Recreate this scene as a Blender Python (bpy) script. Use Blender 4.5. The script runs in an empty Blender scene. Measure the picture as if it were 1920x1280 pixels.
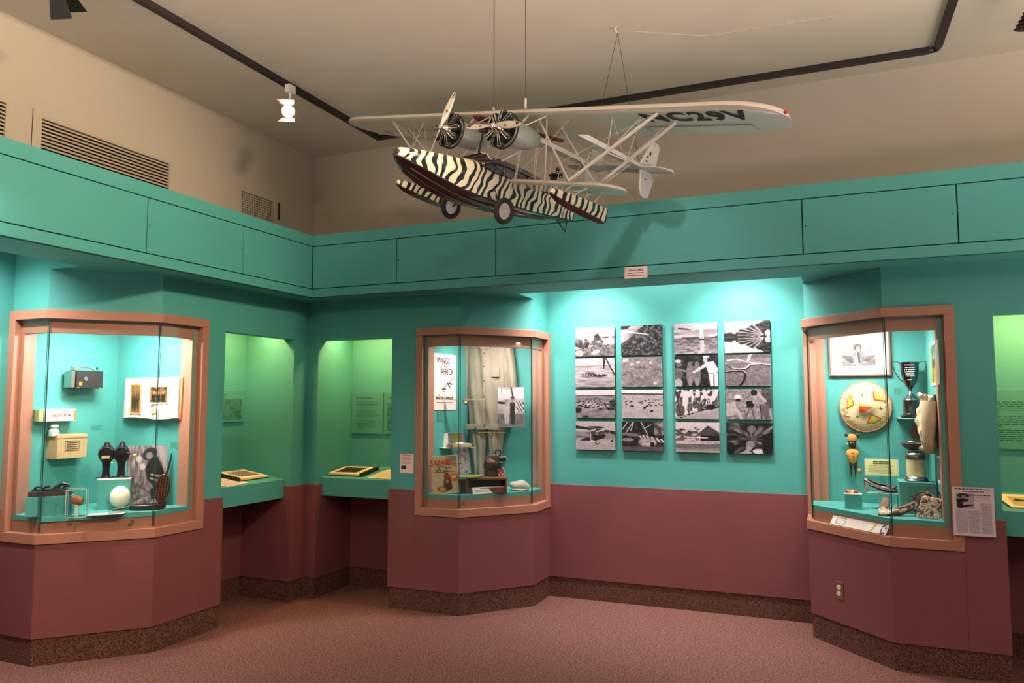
import bpy, bmesh, math, random
import numpy as np
from mathutils import Vector, Matrix, Euler

random.seed(7)
S = bpy.context.scene
COL = S.collection
PI = math.pi

# ------------------------------------------------------------------ camera
cam_d = bpy.data.cameras.new('camera')
cam = bpy.data.objects.new('camera', cam_d)
COL.objects.link(cam)
S.camera = cam
cam_d.sensor_fit = 'HORIZONTAL'
cam_d.sensor_width = 36.0
cam_d.lens = 36.0 * 1423.5 / 1920.0
cam_d.clip_start = 0.05
cam.location = (0, 0, 1.55)
cam.rotation_euler = (math.radians(90 + 4.60), 0, math.radians(22.96))

# ------------------------------------------------------------------ world, exposure
S.view_settings.view_transform = 'Standard'
S.view_settings.look = 'None'
S.view_settings.gamma = 1.0
S.view_settings.exposure = -0.55
S.view_settings.use_curve_mapping = False
W = bpy.data.worlds.new('world')
S.world = W
W.use_nodes = True
# ambient surroundings: dim, with a strong glow from below added to brighten the ceiling
_nt = W.node_tree
_bg = _nt.nodes['Background']; _bg.inputs[1].default_value = 1.0
_tc = _nt.nodes.new('ShaderNodeTexCoord'); _sp = _nt.nodes.new('ShaderNodeSeparateXYZ'); _r = _nt.nodes.new('ShaderNodeValToRGB')
_mr = _nt.nodes.new('ShaderNodeMapRange'); _mr.inputs['From Min'].default_value = -1; _mr.inputs['From Max'].default_value = 1
_nt.links.new(_tc.outputs['Generated'], _sp.inputs[0]); _nt.links.new(_sp.outputs['Z'], _mr.inputs['Value']); _nt.links.new(_mr.outputs[0], _r.inputs['Fac'])
_nt.links.new(_r.outputs['Color'], _bg.inputs['Color'])
_e = _r.color_ramp.elements
_e[0].position = 0.300; _e[0].color = (11.5, 10.1, 9.1, 1)
_e[1].position = 0.345; _e[1].color = (0.25, 0.245, 0.24, 1)


def aim(o, target):
    d = Vector(target) - Vector(o.location)
    o.rotation_euler = d.to_track_quat('-Z', 'Y').to_euler()


def spot(name, loc, target, power, color, size=60, blend=0.3, radius=0.04):
    l = bpy.data.lights.new(name, 'SPOT')
    l.energy = power; l.color = color; l.spot_size = math.radians(size)
    l.spot_blend = blend; l.shadow_soft_size = radius
    o = bpy.data.objects.new(name, l); COL.objects.link(o)
    o.location = loc; aim(o, target)
    return o


def area(name, loc, target, power, color, sx, sy):
    l = bpy.data.lights.new(name, 'AREA')
    l.shape = 'RECTANGLE'; l.size = sx; l.size_y = sy; l.energy = power; l.color = color
    o = bpy.data.objects.new(name, l); COL.objects.link(o)
    o.location = loc; aim(o, target)
    return o


WARM = (1.0, 0.80, 0.56)
WHITE = (1.0, 0.91, 0.82)
COOL = (1.0, 0.93, 0.88)
# ceiling-track spots of the room (their heads hang in front of the picture)
spot('track_spot_a', (-0.1, 2.1, 3.78), (-4.1, 2.5, 2.45), 850, (1.0, 0.77, 0.51), 72, 0.7, 0.14)
spot('track_spot_b', (-1.3, 0.3, 3.78), (-2.9, 5.0, 1.7), 70, WARM, 60, 0.6)
spot('track_spot_c', (1.5, 0.6, 3.78), (0.7, 5.2, 1.2), 26, WHITE, 60, 0.6)
spot('track_spot_d', (-1.0, 3.6, 3.80), (-0.9, 5.2, 0.0), 110, (1.0, 0.80, 0.76), 66, 0.8)
spot('track_spot_e', (0.6, 0.2, 3.70), (-1.7, 3.6, 2.9), 40, WHITE, 50, 0.6)
# wash lights in the slot above the photo wall and above the left recess
area('cove_strip_light', (-1.17, 5.50, 2.72), (-1.17, 5.78, 1.2), 28, COOL, 1.8, 0.08)
area('cove_strip_light', (-4.40, 2.2, 2.72), (-4.62, 2.2, 1.2), 14, COOL, 0.08, 1.8)
for i, x in enumerate((-1.78, -0.60)):
    spot('cove_spot', (x, 5.40, 2.66), (x, 5.95, 0.95), 210, COOL, 110, 1.0, 0.05)
spot('cove_spot', (-4.32, 2.55, 2.66), (-4.70, 2.9, 1.0), 210, COOL, 110, 1.0, 0.05)
# fluorescent strips behind the niche headers
NICHE = (1.0, 0.56, 0.20)
area('niche_tube_light', (-4.18, 4.53, 2.17), (-4.32, 4.53, 1.0), 17, NICHE, 0.62, 0.07)
area('niche_tube_light', (-3.515, 5.28, 2.17), (-3.515, 5.42, 1.0), 17, NICHE, 0.62, 0.07)
area('niche_tube_light', (1.20, 5.28, 2.17), (1.20, 5.42, 1.0), 22, NICHE, 0.62, 0.07)
# small lamps in the top of the three display cases
for nm, p, t in (('case_light', (-4.25, 3.50, 2.03), (-4.50, 3.72, 0.9)),
                 ('case_light', (-2.45, 5.42, 2.03), (-2.62, 5.70, 0.9)),
                 ('case_light', (0.13, 5.42, 2.03), (0.30, 5.68, 0.9))):
    area(nm, p, t, 17.0 if p[0] > -3 and p[0] < -1 else (36.0 if p[0] < -3 else 26.0), COOL, 0.40, 0.12)

# ------------------------------------------------------------------ helpers


def lin(c):
    return tuple(((v / 255.0) / 12.92 if v / 255.0 <= 0.04045 else ((v / 255.0 + 0.055) / 1.055) ** 2.4) for v in c)


def mat(name, rgb, rough=0.6, metal=0.0, bump=0.0, bscale=200.0, spec=0.5, emit=0.0, var=0.0, vscale=3.0, coat=0.0):
    m = bpy.data.materials.new(name); m.use_nodes = True
    nt = m.node_tree; b = nt.nodes['Principled BSDF']
    col = lin(rgb) + (1,)
    b.inputs['Base Color'].default_value = col
    b.inputs['Roughness'].default_value = rough
    b.inputs['Metallic'].default_value = metal
    b.inputs['Specular IOR Level'].default_value = spec
    b.inputs['Coat Weight'].default_value = coat
    if emit:
        b.inputs['Emission Color'].default_value = col
        b.inputs['Emission Strength'].default_value = emit
    tc = nt.nodes.new('ShaderNodeTexCoord')
    if bump:
        n = nt.nodes.new('ShaderNodeTexNoise'); n.inputs['Scale'].default_value = bscale; n.inputs['Detail'].default_value = 2
        bp = nt.nodes.new('ShaderNodeBump'); bp.inputs['Strength'].default_value = bump; bp.inputs['Distance'].default_value = 0.002
        nt.links.new(tc.outputs['Object'], n.inputs['Vector'])
        nt.links.new(n.outputs['Fac'], bp.inputs['Height']); nt.links.new(bp.outputs['Normal'], b.inputs['Normal'])
    if var:
        n = nt.nodes.new('ShaderNodeTexNoise'); n.inputs['Scale'].default_value = vscale; n.inputs['Detail'].default_value = 4
        r = nt.nodes.new('ShaderNodeValToRGB')
        r.color_ramp.elements[0].position = 0.3; r.color_ramp.elements[1].position = 0.7
        r.color_ramp.elements[0].color = tuple(v * (1 - var) for v in col[:3]) + (1,)
        r.color_ramp.elements[1].color = tuple(min(1, v * (1 + var)) for v in col[:3]) + (1,)
        nt.links.new(tc.outputs['Object'], n.inputs['Vector']); nt.links.new(n.outputs['Fac'], r.inputs['Fac'])
        nt.links.new(r.outputs['Color'], b.inputs['Base Color'])
    return m


M = {}
M['teal'] = mat('teal_paint', (70, 152, 145), 0.62, bump=0.25, bscale=160, var=0.03, vscale=1.5)
M['maroon'] = mat('maroon_paint', (120, 66, 69), 0.55, bump=0.2, bscale=180, var=0.05, vscale=2)
M['beige'] = mat('beige_paint', (196, 181, 164), 0.8, bump=0.35, bscale=120, var=0.02, vscale=2)
M['ceil'] = mat('ceiling_plaster', (208, 194, 176), 0.75, bump=0.8, bscale=140, var=0.03, vscale=3)
M['terra'] = mat('terracotta_painted_wood', (166, 113, 92), 0.45, bump=0.12, bscale=90)
M['groove'] = mat('dark_seam', (18, 52, 46), 0.8)
M['black'] = mat('black_metal', (28, 25, 27), 0.45)
M['gloss_black'] = mat('gloss_black_lacquer', (16, 12, 14), 0.18, coat=0.5)
M['track'] = mat('track_black', (42, 32, 34), 0.5)
M['white'] = mat('white_enamel', (225, 220, 212), 0.4)
M['steel'] = mat('brushed_steel', (170, 168, 165), 0.3, 1.0)
M['chrome'] = mat('chrome', (225, 222, 220), 0.16, 1.0)
M['silver'] = mat('aged_silver', (150, 142, 142), 0.24, 1.0, bump=0.1, bscale=60)
M['darksilver'] = mat('dark_polished_silver', (92, 86, 92), 0.16, 1.0)
M['brass'] = mat('brass', (205, 170, 80), 0.3, 1.0)
M['wire'] = mat('thin_wire', (60, 50, 45), 0.5)
M['paper'] = mat('white_paper', (208, 200, 194), 0.8)
M['pinkpaper'] = mat('pale_pink_paper', (232, 205, 200), 0.8)
M['greypaper'] = mat('lilac_grey_paper', (205, 190, 198), 0.8)
M['yellowpaper'] = mat('yellow_card', (222, 222, 150), 0.8)
M['cream'] = mat('cream_page', (228, 208, 160), 0.8, var=0.06, vscale=12)
M['ink'] = mat('black_ink', (26, 22, 24), 0.7)
M['greyink'] = mat('grey_ink', (120, 112, 116), 0.8)
M['greenink'] = mat('dark_green_ink', (30, 92, 66), 0.8)
M['panel'] = mat('teal_text_panel', (70, 146, 134), 0.6)
M['kraft'] = mat('tan_cardboard', (176, 150, 108), 0.8, var=0.1, vscale=14)
M['boxwhite'] = mat('worn_pink_white_card', (226, 196, 192), 0.75, var=0.14, vscale=22)
M['olive'] = mat('olive_card_end', (150, 156, 112), 0.8)
M['red'] = mat('red_print', (190, 44, 34), 0.6)
M['orange'] = mat('orange_print', (214, 112, 56), 0.6)
M['leather'] = mat('brown_leather', (112, 70, 44), 0.5, bump=0.3, bscale=80)
M['tanleather'] = mat('tan_leather_cover', (190, 140, 88), 0.5)
M['rock'] = mat('brown_chip', (150, 92, 48), 0.7, bump=0.7, bscale=70, var=0.25, vscale=25)
M['ivory'] = mat('ivory_shell', (238, 226, 202), 0.25, coat=0.3)
M['iron'] = mat('dark_cast_iron', (52, 38, 40), 0.4, 0.3, bump=0.3, bscale=80)
M['khaki'] = mat('khaki_cotton', (142, 132, 116), 0.9, bump=0.6, bscale=300, var=0.06, vscale=6)
M['khaki2'] = mat('grey_cotton_cap', (182, 172, 160), 0.9, bump=0.5, bscale=200, var=0.1, vscale=16)
M['blouse'] = mat('cream_canvas', (190, 166, 134), 0.9, bump=0.6, bscale=60, var=0.12, vscale=14)
M['ember'] = mat('amber_cloth', (206, 140, 62), 0.8, var=0.15, vscale=30)
M['darkwood'] = mat('dark_brown_carving', (48, 28, 24), 0.5)
M['brownmetal'] = mat('brown_crackle_metal', (84, 62, 54), 0.38, 0.3, bump=0.2, bscale=120)
M['green'] = mat('olive_green_enamel', (150, 152, 62), 0.35, 0.4)
M['straw'] = mat('straw_weave', (200, 178, 136), 0.75, bump=0.5, bscale=120, var=0.08, vscale=10)
M['yellow'] = mat('yellow_straw', (220, 196, 36), 0.7)
M['lime'] = mat('lime_straw', (150, 170, 40), 0.7)
M['marble'] = mat('cream_green_onyx', (212, 200, 152), 0.22, var=0.22, vscale=9, coat=0.4)
M['rubber'] = mat('black_rubber', (34, 28, 26), 0.7)
M['redpaint'] = mat('dark_red_varnish', (84, 30, 25), 0.35, coat=0.4)
M['outlet'] = mat('ivory_plastic', (224, 208, 164), 0.4)
M['sheet'] = mat('bare_aluminium_skin', (198, 194, 190), 0.42, 0.25, coat=0.3)
M['winglet'] = mat('cream_gloss_wing_paint', (206, 192, 176), 0.22, 0.15, coat=0.6)
M['hullblack'] = mat('black_hull_paint', (34, 16, 18), 0.22, coat=0.6)
M['cabinroof'] = mat('brown_cabin_roof', (92, 70, 64), 0.3, coat=0.4)
M['winglass'] = mat('dark_blue_window', (52, 66, 76), 0.1, coat=0.5)
M['strut'] = mat('dull_strut_metal', (206, 196, 188), 0.4, 0.2)
M['strake'] = mat('glossy_brown_strake', (88, 66, 62), 0.2, 0.2, coat=0.6)
M['skin'] = mat('pale_green_grey_nacelle', (166, 170, 162), 0.35, 0.3, coat=0.4)
M['lamp_on'] = mat('lit_lamp_face', (255, 244, 232), 0.5, emit=40.0)
M['tube_on'] = mat('lit_fluorescent_tube', (225, 255, 160), 0.5, emit=4.0)
M['panel_on'] = mat('lit_case_lamp', (255, 246, 236), 0.5, emit=4.0)


def carpet(name, a, b, scale):
    m = bpy.data.materials.new(name); m.use_nodes = True
    nt = m.node_tree; bs = nt.nodes['Principled BSDF']; bs.inputs['Roughness'].default_value = 0.95
    bs.inputs['Specular IOR Level'].default_value = 0.15
    tc = nt.nodes.new('ShaderNodeTexCoord')
    n = nt.nodes.new('ShaderNodeTexNoise'); n.inputs['Scale'].default_value = scale; n.inputs['Detail'].default_value = 3; n.inputs['Roughness'].default_value = 0.7
    r = nt.nodes.new('ShaderNodeValToRGB')
    r.color_ramp.elements[0].position = 0.40; r.color_ramp.elements[0].color = lin(a) + (1,)
    r.color_ramp.elements[1].position = 0.62; r.color_ramp.elements[1].color = lin(b) + (1,)
    bp = nt.nodes.new('ShaderNodeBump'); bp.inputs['Strength'].default_value = 0.7; bp.inputs['Distance'].default_value = 0.005
    nt.links.new(tc.outputs['Object'], n.inputs['Vector']); nt.links.new(n.outputs['Fac'], r.inputs['Fac'])
    nt.links.new(r.outputs['Color'], bs.inputs['Base Color'])
    nt.links.new(n.outputs['Fac'], bp.inputs['Height']); nt.links.new(bp.outputs['Normal'], bs.inputs['Normal'])
    return m


M['carpet'] = carpet('speckled_rose_carpet', (84, 52, 50), (146, 104, 96), 95)
M['basecarpet'] = carpet('speckled_brown_carpet_base', (62, 38, 33), (120, 84, 72), 110)


def glass_mat():
    m = bpy.data.materials.new('clear_glass'); m.use_nodes = True
    nt = m.node_tree; nt.nodes.clear()
    o = nt.nodes.new('ShaderNodeOutputMaterial'); mx = nt.nodes.new('ShaderNodeMixShader')
    t = nt.nodes.new('ShaderNodeBsdfTransparent'); t.inputs[0].default_value = (0.97, 0.99, 0.98, 1)
    g = nt.nodes.new('ShaderNodeBsdfGlossy'); g.inputs['Roughness'].default_value = 0.02
    lw = nt.nodes.new('ShaderNodeLayerWeight'); lw.inputs['Blend'].default_value = 0.5
    pw = nt.nodes.new('ShaderNodeMath'); pw.operation = 'POWER'; pw.inputs[1].default_value = 5.0
    f = nt.nodes.new('ShaderNodeMath'); f.operation = 'MULTIPLY_ADD'; f.inputs[1].default_value = 0.75; f.inputs[2].default_value = 0.025
    nt.links.new(lw.outputs['Facing'], pw.inputs[0]); nt.links.new(pw.outputs[0], f.inputs[0])
    nt.links.new(f.outputs[0], mx.inputs[0]); nt.links.new(t.outputs[0], mx.inputs[1]); nt.links.new(g.outputs[0], mx.inputs[2])
    nt.links.new(mx.outputs[0], o.inputs[0])
    return m


M['glass'] = glass_mat()
M['glassedge'] = mat('green_glass_edge', (40, 70, 66), 0.2)
M['glassshine'] = mat('pale_glass_edge', (190, 220, 212), 0.2)


def zebra_mat(name, light, dark, sx, slant, warp, thr=0.0):
    """bold stripes running down the hull sides: sin(sx*(x + slant*z + warp*noise)) thresholded"""
    m = bpy.data.materials.new(name); m.use_nodes = True
    nt = m.node_tree; bs = nt.nodes['Principled BSDF']; bs.inputs['Roughness'].default_value = 0.25
    bs.inputs['Coat Weight'].default_value = 0.5
    tc = nt.nodes.new('ShaderNodeTexCoord'); sp = nt.nodes.new('ShaderNodeSeparateXYZ')
    nt.links.new(tc.outputs['Object'], sp.inputs[0])
    mp = nt.nodes.new('ShaderNodeMapping'); mp.inputs['Scale'].default_value = (0.9, 0.2, 1.5)
    nt.links.new(tc.outputs['Object'], mp.inputs[0])
    n = nt.nodes.new('ShaderNodeTexNoise'); n.inputs['Scale'].default_value = 1.0; n.inputs['Detail'].default_value = 1.0
    nt.links.new(mp.outputs[0], n.inputs['Vector'])

    def mth(op, a, b=None):
        q = nt.nodes.new('ShaderNodeMath'); q.operation = op
        for i, v in enumerate((a, b)):
            if v is None: continue
            if isinstance(v, (int, float)): q.inputs[i].default_value = v
            else: nt.links.new(v, q.inputs[i])
        return q.outputs[0]
    zz = mth('MULTIPLY', sp.outputs['Z'], slant)
    nn = mth('MULTIPLY', n.outputs['Fac'], warp)
    a = mth('ADD', mth('ADD', sp.outputs['X'], zz), nn)
    s = mth('SINE', mth('MULTIPLY', a, sx))
    s2 = mth('MULTIPLY', mth('SINE', mth('MULTIPLY', mth('SUBTRACT', a, mth('MULTIPLY', sp.outputs['Z'], 0.55)), sx * 0.37)), 0.45)
    g = mth('GREATER_THAN', mth('ADD', s, s2), thr)
    mx = nt.nodes.new('ShaderNodeMix'); mx.data_type = 'RGBA'
    mx.inputs['A'].default_value = lin(dark) + (1,); mx.inputs['B'].default_value = lin(light) + (1,)
    nt.links.new(g, mx.inputs['Factor']); nt.links.new(mx.outputs['Result'], bs.inputs['Base Color'])
    return m


M['zebra'] = zebra_mat('zebra_striped_paint', (218, 208, 180), (22, 30, 28), 18.5, 0.30, 0.95, -0.16)
M['zebra_fine'] = zebra_mat('zebra_striped_float_paint', (214, 206, 176), (24, 28, 26), 20.0, 0.30, 0.5, -0.2)


def attr_mat(name, rough=0.5):
    m = bpy.data.materials.new(name); m.use_nodes = True
    nt = m.node_tree; bs = nt.nodes['Principled BSDF']; bs.inputs['Roughness'].default_value = rough
    a = nt.nodes.new('ShaderNodeAttribute'); a.attribute_name = 'pic'
    nt.links.new(a.outputs['Color'], bs.inputs['Base Color'])
    return m


M['pic'] = attr_mat('printed_picture', 0.45)
M['picmatte'] = attr_mat('printed_picture_matte', 0.8)


# ---- mesh builder
class MB:
    def __init__(s):
        s.v = []; s.f = []; s.mi = []; s.cur = 0; s.smooth = []; s.sm = False

    def add(s, vs, fs):
        b = len(s.v); s.v += [tuple(map(float, q)) for q in vs]
        for f in fs:
            s.f.append([i + b for i in f]); s.mi.append(s.cur); s.smooth.append(s.sm)
        return s

    def box(s, x0, x1, y0, y1, z0, z1):
        if x0 > x1: x0, x1 = x1, x0
        if y0 > y1: y0, y1 = y1, y0
        if z0 > z1: z0, z1 = z1, z0
        v = [(x0, y0, z0), (x1, y0, z0), (x1, y1, z0), (x0, y1, z0), (x0, y0, z1), (x1, y0, z1), (x1, y1, z1), (x0, y1, z1)]
        return s.add(v, [(0, 3, 2, 1), (4, 5, 6, 7), (0, 1, 5, 4), (1, 2, 6, 5), (2, 3, 7, 6), (3, 0, 4, 7)])

    def prism(s, poly, z0, z1):
        """poly: plan outline (counter-clockwise), extruded in z"""
        n = len(poly)
        v = [(p[0], p[1], z0) for p in poly] + [(p[0], p[1], z1) for p in poly]
        f = [tuple(reversed(range(n))), tuple(range(n, 2 * n))]
        for i in range(n):
            j = (i + 1) % n; f.append((i, j, n + j, n + i))
        return s.add(v, f)

    def plate(s, poly, y0, y1):
        """poly: outline in x,z extruded in y (y0 front, y1 back)"""
        n = len(poly)
        v = [(p[0], y0, p[1]) for p in poly] + [(p[0], y1, p[1]) for p in poly]
        f = [tuple(range(n)), tuple(reversed(range(n, 2 * n)))]
        for i in range(n):
            j = (i + 1) % n; f.append((j, i, n + i, n + j))
        return s.add(v, f)

    def strip(s, pts, d0, d1, z0, z1):
        """solid running along a plan polyline; d = distance to the room side (right of travel)"""
        def off(d):
            out = []
            n = len(pts)
            for i in range(n):
                ns = []
                if i > 0:
                    a, b = pts[i - 1], pts[i]; l = math.hypot(b[0] - a[0], b[1] - a[1]); ns.append(((b[1] - a[1]) / l, -(b[0] - a[0]) / l))
                if i < n - 1:
                    a, b = pts[i], pts[i + 1]; l = math.hypot(b[0] - a[0], b[1] - a[1]); ns.append(((b[1] - a[1]) / l, -(b[0] - a[0]) / l))
                if len(ns) == 1: nx, ny = ns[0]; k = 1
                else:
                    nx, ny = ns[0][0] + ns[1][0], ns[0][1] + ns[1][1]; l = math.hypot(nx, ny); nx /= l; ny /= l
                    k = 1 / max(0.3, nx * ns[0][0] + ny * ns[0][1])
                out.append((pts[i][0] + nx * d * k, pts[i][1] + ny * d * k))
            return out
        A, B = off(d0), off(d1); n = len(pts)
        v = [(p[0], p[1], z0) for p in A] + [(p[0], p[1], z0) for p in B] + [(p[0], p[1], z1) for p in A] + [(p[0], p[1], z1) for p in B]
        f = []
        for i in range(n - 1):
            a, b, c, d = i, i + 1, n + i + 1, n + i
            f += [(a, b, c, d), (a + 2 * n, d + 2 * n, c + 2 * n, b + 2 * n), (d, c, c + 2 * n, d + 2 * n), (b, a, a + 2 * n, b + 2 * n)]
        f += [(0, n, 3 * n, 2 * n), (n - 1, 3 * n - 1, 4 * n - 1, 2 * n - 1)]
        return s.add(v, f)

    def loft(s, rings, closed=True, cap=True):
        n = len(rings[0]); v = []; f = []
        for r in rings: v += list(r)
        for k in range(len(rings) - 1):
            for i in range(n if closed else n - 1):
                j = (i + 1) % n
                f.append((k * n + i, k * n + j, (k + 1) * n + j, (k + 1) * n + i))
        if cap and closed:
            f.append(tuple(reversed(range(n)))); f.append(tuple(range((len(rings) - 1) * n, len(rings) * n)))
        return s.add(v, f)

    def tube(s, pts, r, n=8, cap=True, flat=1.0):
        pts = [Vector(p) for p in pts]
        rs = r if isinstance(r, (list, tuple)) else [r] * len(pts)
        rings = []; up = None
        for i, p in enumerate(pts):
            d = (pts[min(i + 1, len(pts) - 1)] - pts[max(i - 1, 0)]).normalized()
            if up is None:
                up = d.orthogonal().normalized()
            else:
                up = (up - d * up.dot(d))
                up = up.normalized() if up.length > 1e-6 else d.orthogonal().normalized()
            w = d.cross(up)
            rings.append([tuple(p + (up * math.cos(2 * PI * k / n) + w * math.sin(2 * PI * k / n) * flat) * rs[i]) for k in range(n)])
        return s.loft(rings, cap=cap)

    def lathe(s, prof, c=(0, 0, 0), n=24, axis='z', sx=1.0, sy=1.0):
        rings = []
        for r, h in prof:
            ring = []
            for k in range(n):
                a = 2 * PI * k / n
                x, y = r * math.cos(a) * sx, r * math.sin(a) * sy
                if axis == 'z': q = (c[0] + x, c[1] + y, c[2] + h)
                elif axis == 'y': q = (c[0] + x, c[1] + h, c[2] + y)
                else: q = (c[0] + h, c[1] + x, c[2] + y)
                ring.append(q)
            rings.append(ring)
        return s.loft(rings)

    def sphere(s, c, rx, ry, rz, n=20, m=12):
        prof = [(max(1e-4, math.sin(PI * i / m)), -math.cos(PI * i / m)) for i in range(m + 1)]
        rings = [[(c[0] + r * math.cos(2 * PI * k / n) * rx, c[1] + r * math.sin(2 * PI * k / n) * ry, c[2] + h * rz) for k in range(n)] for r, h in prof]
        return s.loft(rings)

    def build(s, name, material, parent=None, recalc=True, bevel=0.0, smooth=None):
        me = bpy.data.meshes.new(name)
        me.from_pydata(s.v, [], s.f)
        mats = material if isinstance(material, (list, tuple)) else [material]
        for m_ in mats: me.materials.append(M[m_] if isinstance(m_, str) else m_)
        for p, i, q in zip(me.polygons, s.mi, s.smooth): p.material_index = i; p.use_smooth = q
        if recalc:
            bm = bmesh.new(); bm.from_mesh(me); bmesh.ops.recalc_face_normals(bm, faces=bm.faces)
            if bevel:
                bmesh.ops.bevel(bm, geom=[e for e in bm.edges if e.is_manifold and e.calc_face_angle(0) > 0.6], offset=bevel, segments=2, affect='EDGES', profile=0.5, clamp_overlap=True)
            bm.to_mesh(me); bm.free()
        if smooth is not None:
            for p in me.polygons: p.use_smooth = True
            me.set_sharp_from_angle(angle=smooth)
        o = bpy.data.objects.new(name, me); COL.objects.link(o)
        if parent is not None: o.parent = parent
        return o


def thing(name, label, cat, loc=(0, 0, 0), rotz=0.0, group=None):
    o = bpy.data.objects.new(name, None); COL.objects.link(o)
    o.empty_display_size = 0.05
    o.location = loc; o.rotation_euler = (0, 0, math.radians(rotz))
    o['label'] = label; o['category'] = cat
    if group: o['group'] = group
    return o


def tag(o, label, cat, group=None):
    o['label'] = label; o['category'] = cat
    if group: o['group'] = group
    return o


def struct(o):
    o['kind'] = 'structure'; return o


def plabel(o, l):
    o['label'] = l; return o


def bx(*a):
    return MB().box(*a)


def text(name, body, size, material, parent, loc, rot=(PI / 2, 0, 0), ext=0.0004, align='CENTER', sx=1.0, space=1.0, bold=0.0):
    c = bpy.data.curves.new(name, 'FONT'); c.body = body; c.size = size; c.extrude = ext
    c.align_x = align; c.align_y = 'CENTER'; c.space_character = space; c.resolution_u = 3; c.offset = bold
    t = bpy.data.objects.new(name, c)
    me = bpy.data.meshes.new_from_object(t)
    bpy.data.objects.remove(t); bpy.data.curves.remove(c)
    me.name = name
    me.materials.clear(); me.materials.append(M[material])
    o = bpy.data.objects.new(name, me); COL.objects.link(o); o.parent = parent
    o.location = loc; o.rotation_euler = rot; o.scale = (sx, 1, 1)
    return o


def lines(name, x0, x1, z0, z1, rows, material, parent, y=-0.001, th=0.45, seed=1, para=0, ragged=0.25):
    """rows of tiny word-length dashes: body text far too small to be read"""
    rnd = random.Random(seed); mb = MB(); dz = (z1 - z0) / rows
    for r in range(rows):
        if para and (r % para) == para - 1: continue
        zc = z1 - (r + 0.5) * dz; x = x0
        end = x1 - rnd.random() * ragged * (x1 - x0)
        if para and (r % para) == para - 2: end = x0 + (x1 - x0) * rnd.uniform(0.3, 0.7)
        while x < end:
            w = min(rnd.uniform(0.03, 0.11) * (x1 - x0), end - x)
            mb.box(x, x + w * 0.9, y, y + 0.0006, zc - dz * th / 2, zc + dz * th / 2)
            x += w + 0.012 * (x1 - x0)
    return mb.build(name, material, parent, recalc=False)


# ---- pictures painted by formula into a colour attribute
def vnoise(u, v, fx, fy, seed):
    r = np.random.RandomState(seed)
    g = r.rand(int(fy) + 3, int(fx) + 3)
    x = u * fx; y = v * fy
    xi = np.clip(np.floor(x).astype(int), 0, int(fx) + 1); yi = np.clip(np.floor(y).astype(int), 0, int(fy) + 1)
    a = x - xi; b = y - yi; a = a * a * (3 - 2 * a); b = b * b * (3 - 2 * b)
    return (g[yi, xi] * (1 - a) + g[yi, xi + 1] * a) * (1 - b) + (g[yi + 1, xi] * (1 - a) + g[yi + 1, xi + 1] * a) * b


def fbm(u, v, fx, fy, seed, oct=3):
    t = 0; w = 0
    for k in range(oct):
        t = t + vnoise(u, v, fx * 2 ** k, fy * 2 ** k, seed + k) * 0.5 ** k; w += 0.5 ** k
    return t / w


def sstep(a, b, x):
    t = np.clip((x - a) / (b - a), 0, 1); return t * t * (3 - 2 * t)


def ell(u, v, cx, cy, rx, ry, soft=0.15, ang=0.0):
    c, s_ = math.cos(ang), math.sin(ang)
    dx, dy = u - cx, (v - cy)
    x = (dx * c + dy * s_) / rx; y = (-dx * s_ + dy * c) / ry
    return 1 - sstep(1 - soft, 1 + soft, np.sqrt(x * x + y * y))


def seg(u, v, x0, y0, x1, y1, w, w1=None, soft=0.4):
    w1 = w if w1 is None else w1
    dx, dy = x1 - x0, y1 - y0; l2 = dx * dx + dy * dy + 1e-9
    t = np.clip(((u - x0) * dx + (v - y0) * dy) / l2, 0, 1)
    d = np.hypot(u - x0 - t * dx, v - y0 - t * dy); ww = w + (w1 - w) * t
    return 1 - sstep(1 - soft, 1 + soft, d / ww)


def poly(u, v, pts):
    ins = np.zeros(u.shape, bool); n = len(pts)
    for i in range(n):
        x0, y0 = pts[i]; x1, y1 = pts[(i + 1) % n]
        c = ((y0 > v) != (y1 > v)) & (u < (x1 - x0) * (v - y0) / (y1 - y0 + 1e-12) + x0)
        ins ^= c
    return ins.astype(float)


def mixv(a, b, m):
    if getattr(a, 'ndim', 0) == 3 or isinstance(b, (tuple, list)):
        b = np.asarray(b, float)
        if a.ndim == 2: a = np.repeat(a[..., None], 3, 2)
        return a * (1 - m[..., None]) + b * m[..., None]
    return a * (1 - m) + b * m


def picture(name, w, h, fn, parent, y=0.0, nx=84, ny=60, material='pic', tint=(1.0, 0.93, 0.95), x0=None, z0=0.0, contrast=1.12):
    """flat print facing -Y, w wide, h high, painted by fn(u, v) -> grey or rgb in display values"""
    u, v = np.meshgrid(np.linspace(0, 1, nx), np.linspace(0, 1, ny))
    c = fn(u, v)
    if c.ndim == 2: c = c[..., None] * np.array(tint)
    if nx > 80: c = c + 0.16 * (fbm(u, v, 46, 34, 777, 2) - 0.5)[..., None]
    c = np.clip((c - 0.46) * contrast + 0.42, 0.012, 1.0) * 0.82
    c = np.where(c <= 0.04045, c / 12.92, ((c + 0.055) / 1.055) ** 2.4)
    x0 = -w / 2 if x0 is None else x0
    P = np.stack([x0 + u * w, np.full_like(u, y), z0 + v * h], -1).reshape(-1, 3)
    i = np.arange(nx * ny).reshape(ny, nx)
    F = np.stack([i[:-1, :-1], i[:-1, 1:], i[1:, 1:], i[1:, :-1]], -1).reshape(-1, 4)
    me = bpy.data.meshes.new(name); me.from_pydata(P.tolist(), [], F.tolist())
    at = me.attributes.new('pic', 'FLOAT_COLOR', 'POINT')
    at.data.foreach_set('color', np.concatenate([c.reshape(-1, 3), np.ones((nx * ny, 1))], 1).astype(np.float32).ravel())
    me.materials.append(M[material])
    o = bpy.data.objects.new(name, me); COL.objects.link(o); o.parent = parent
    return o

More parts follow.
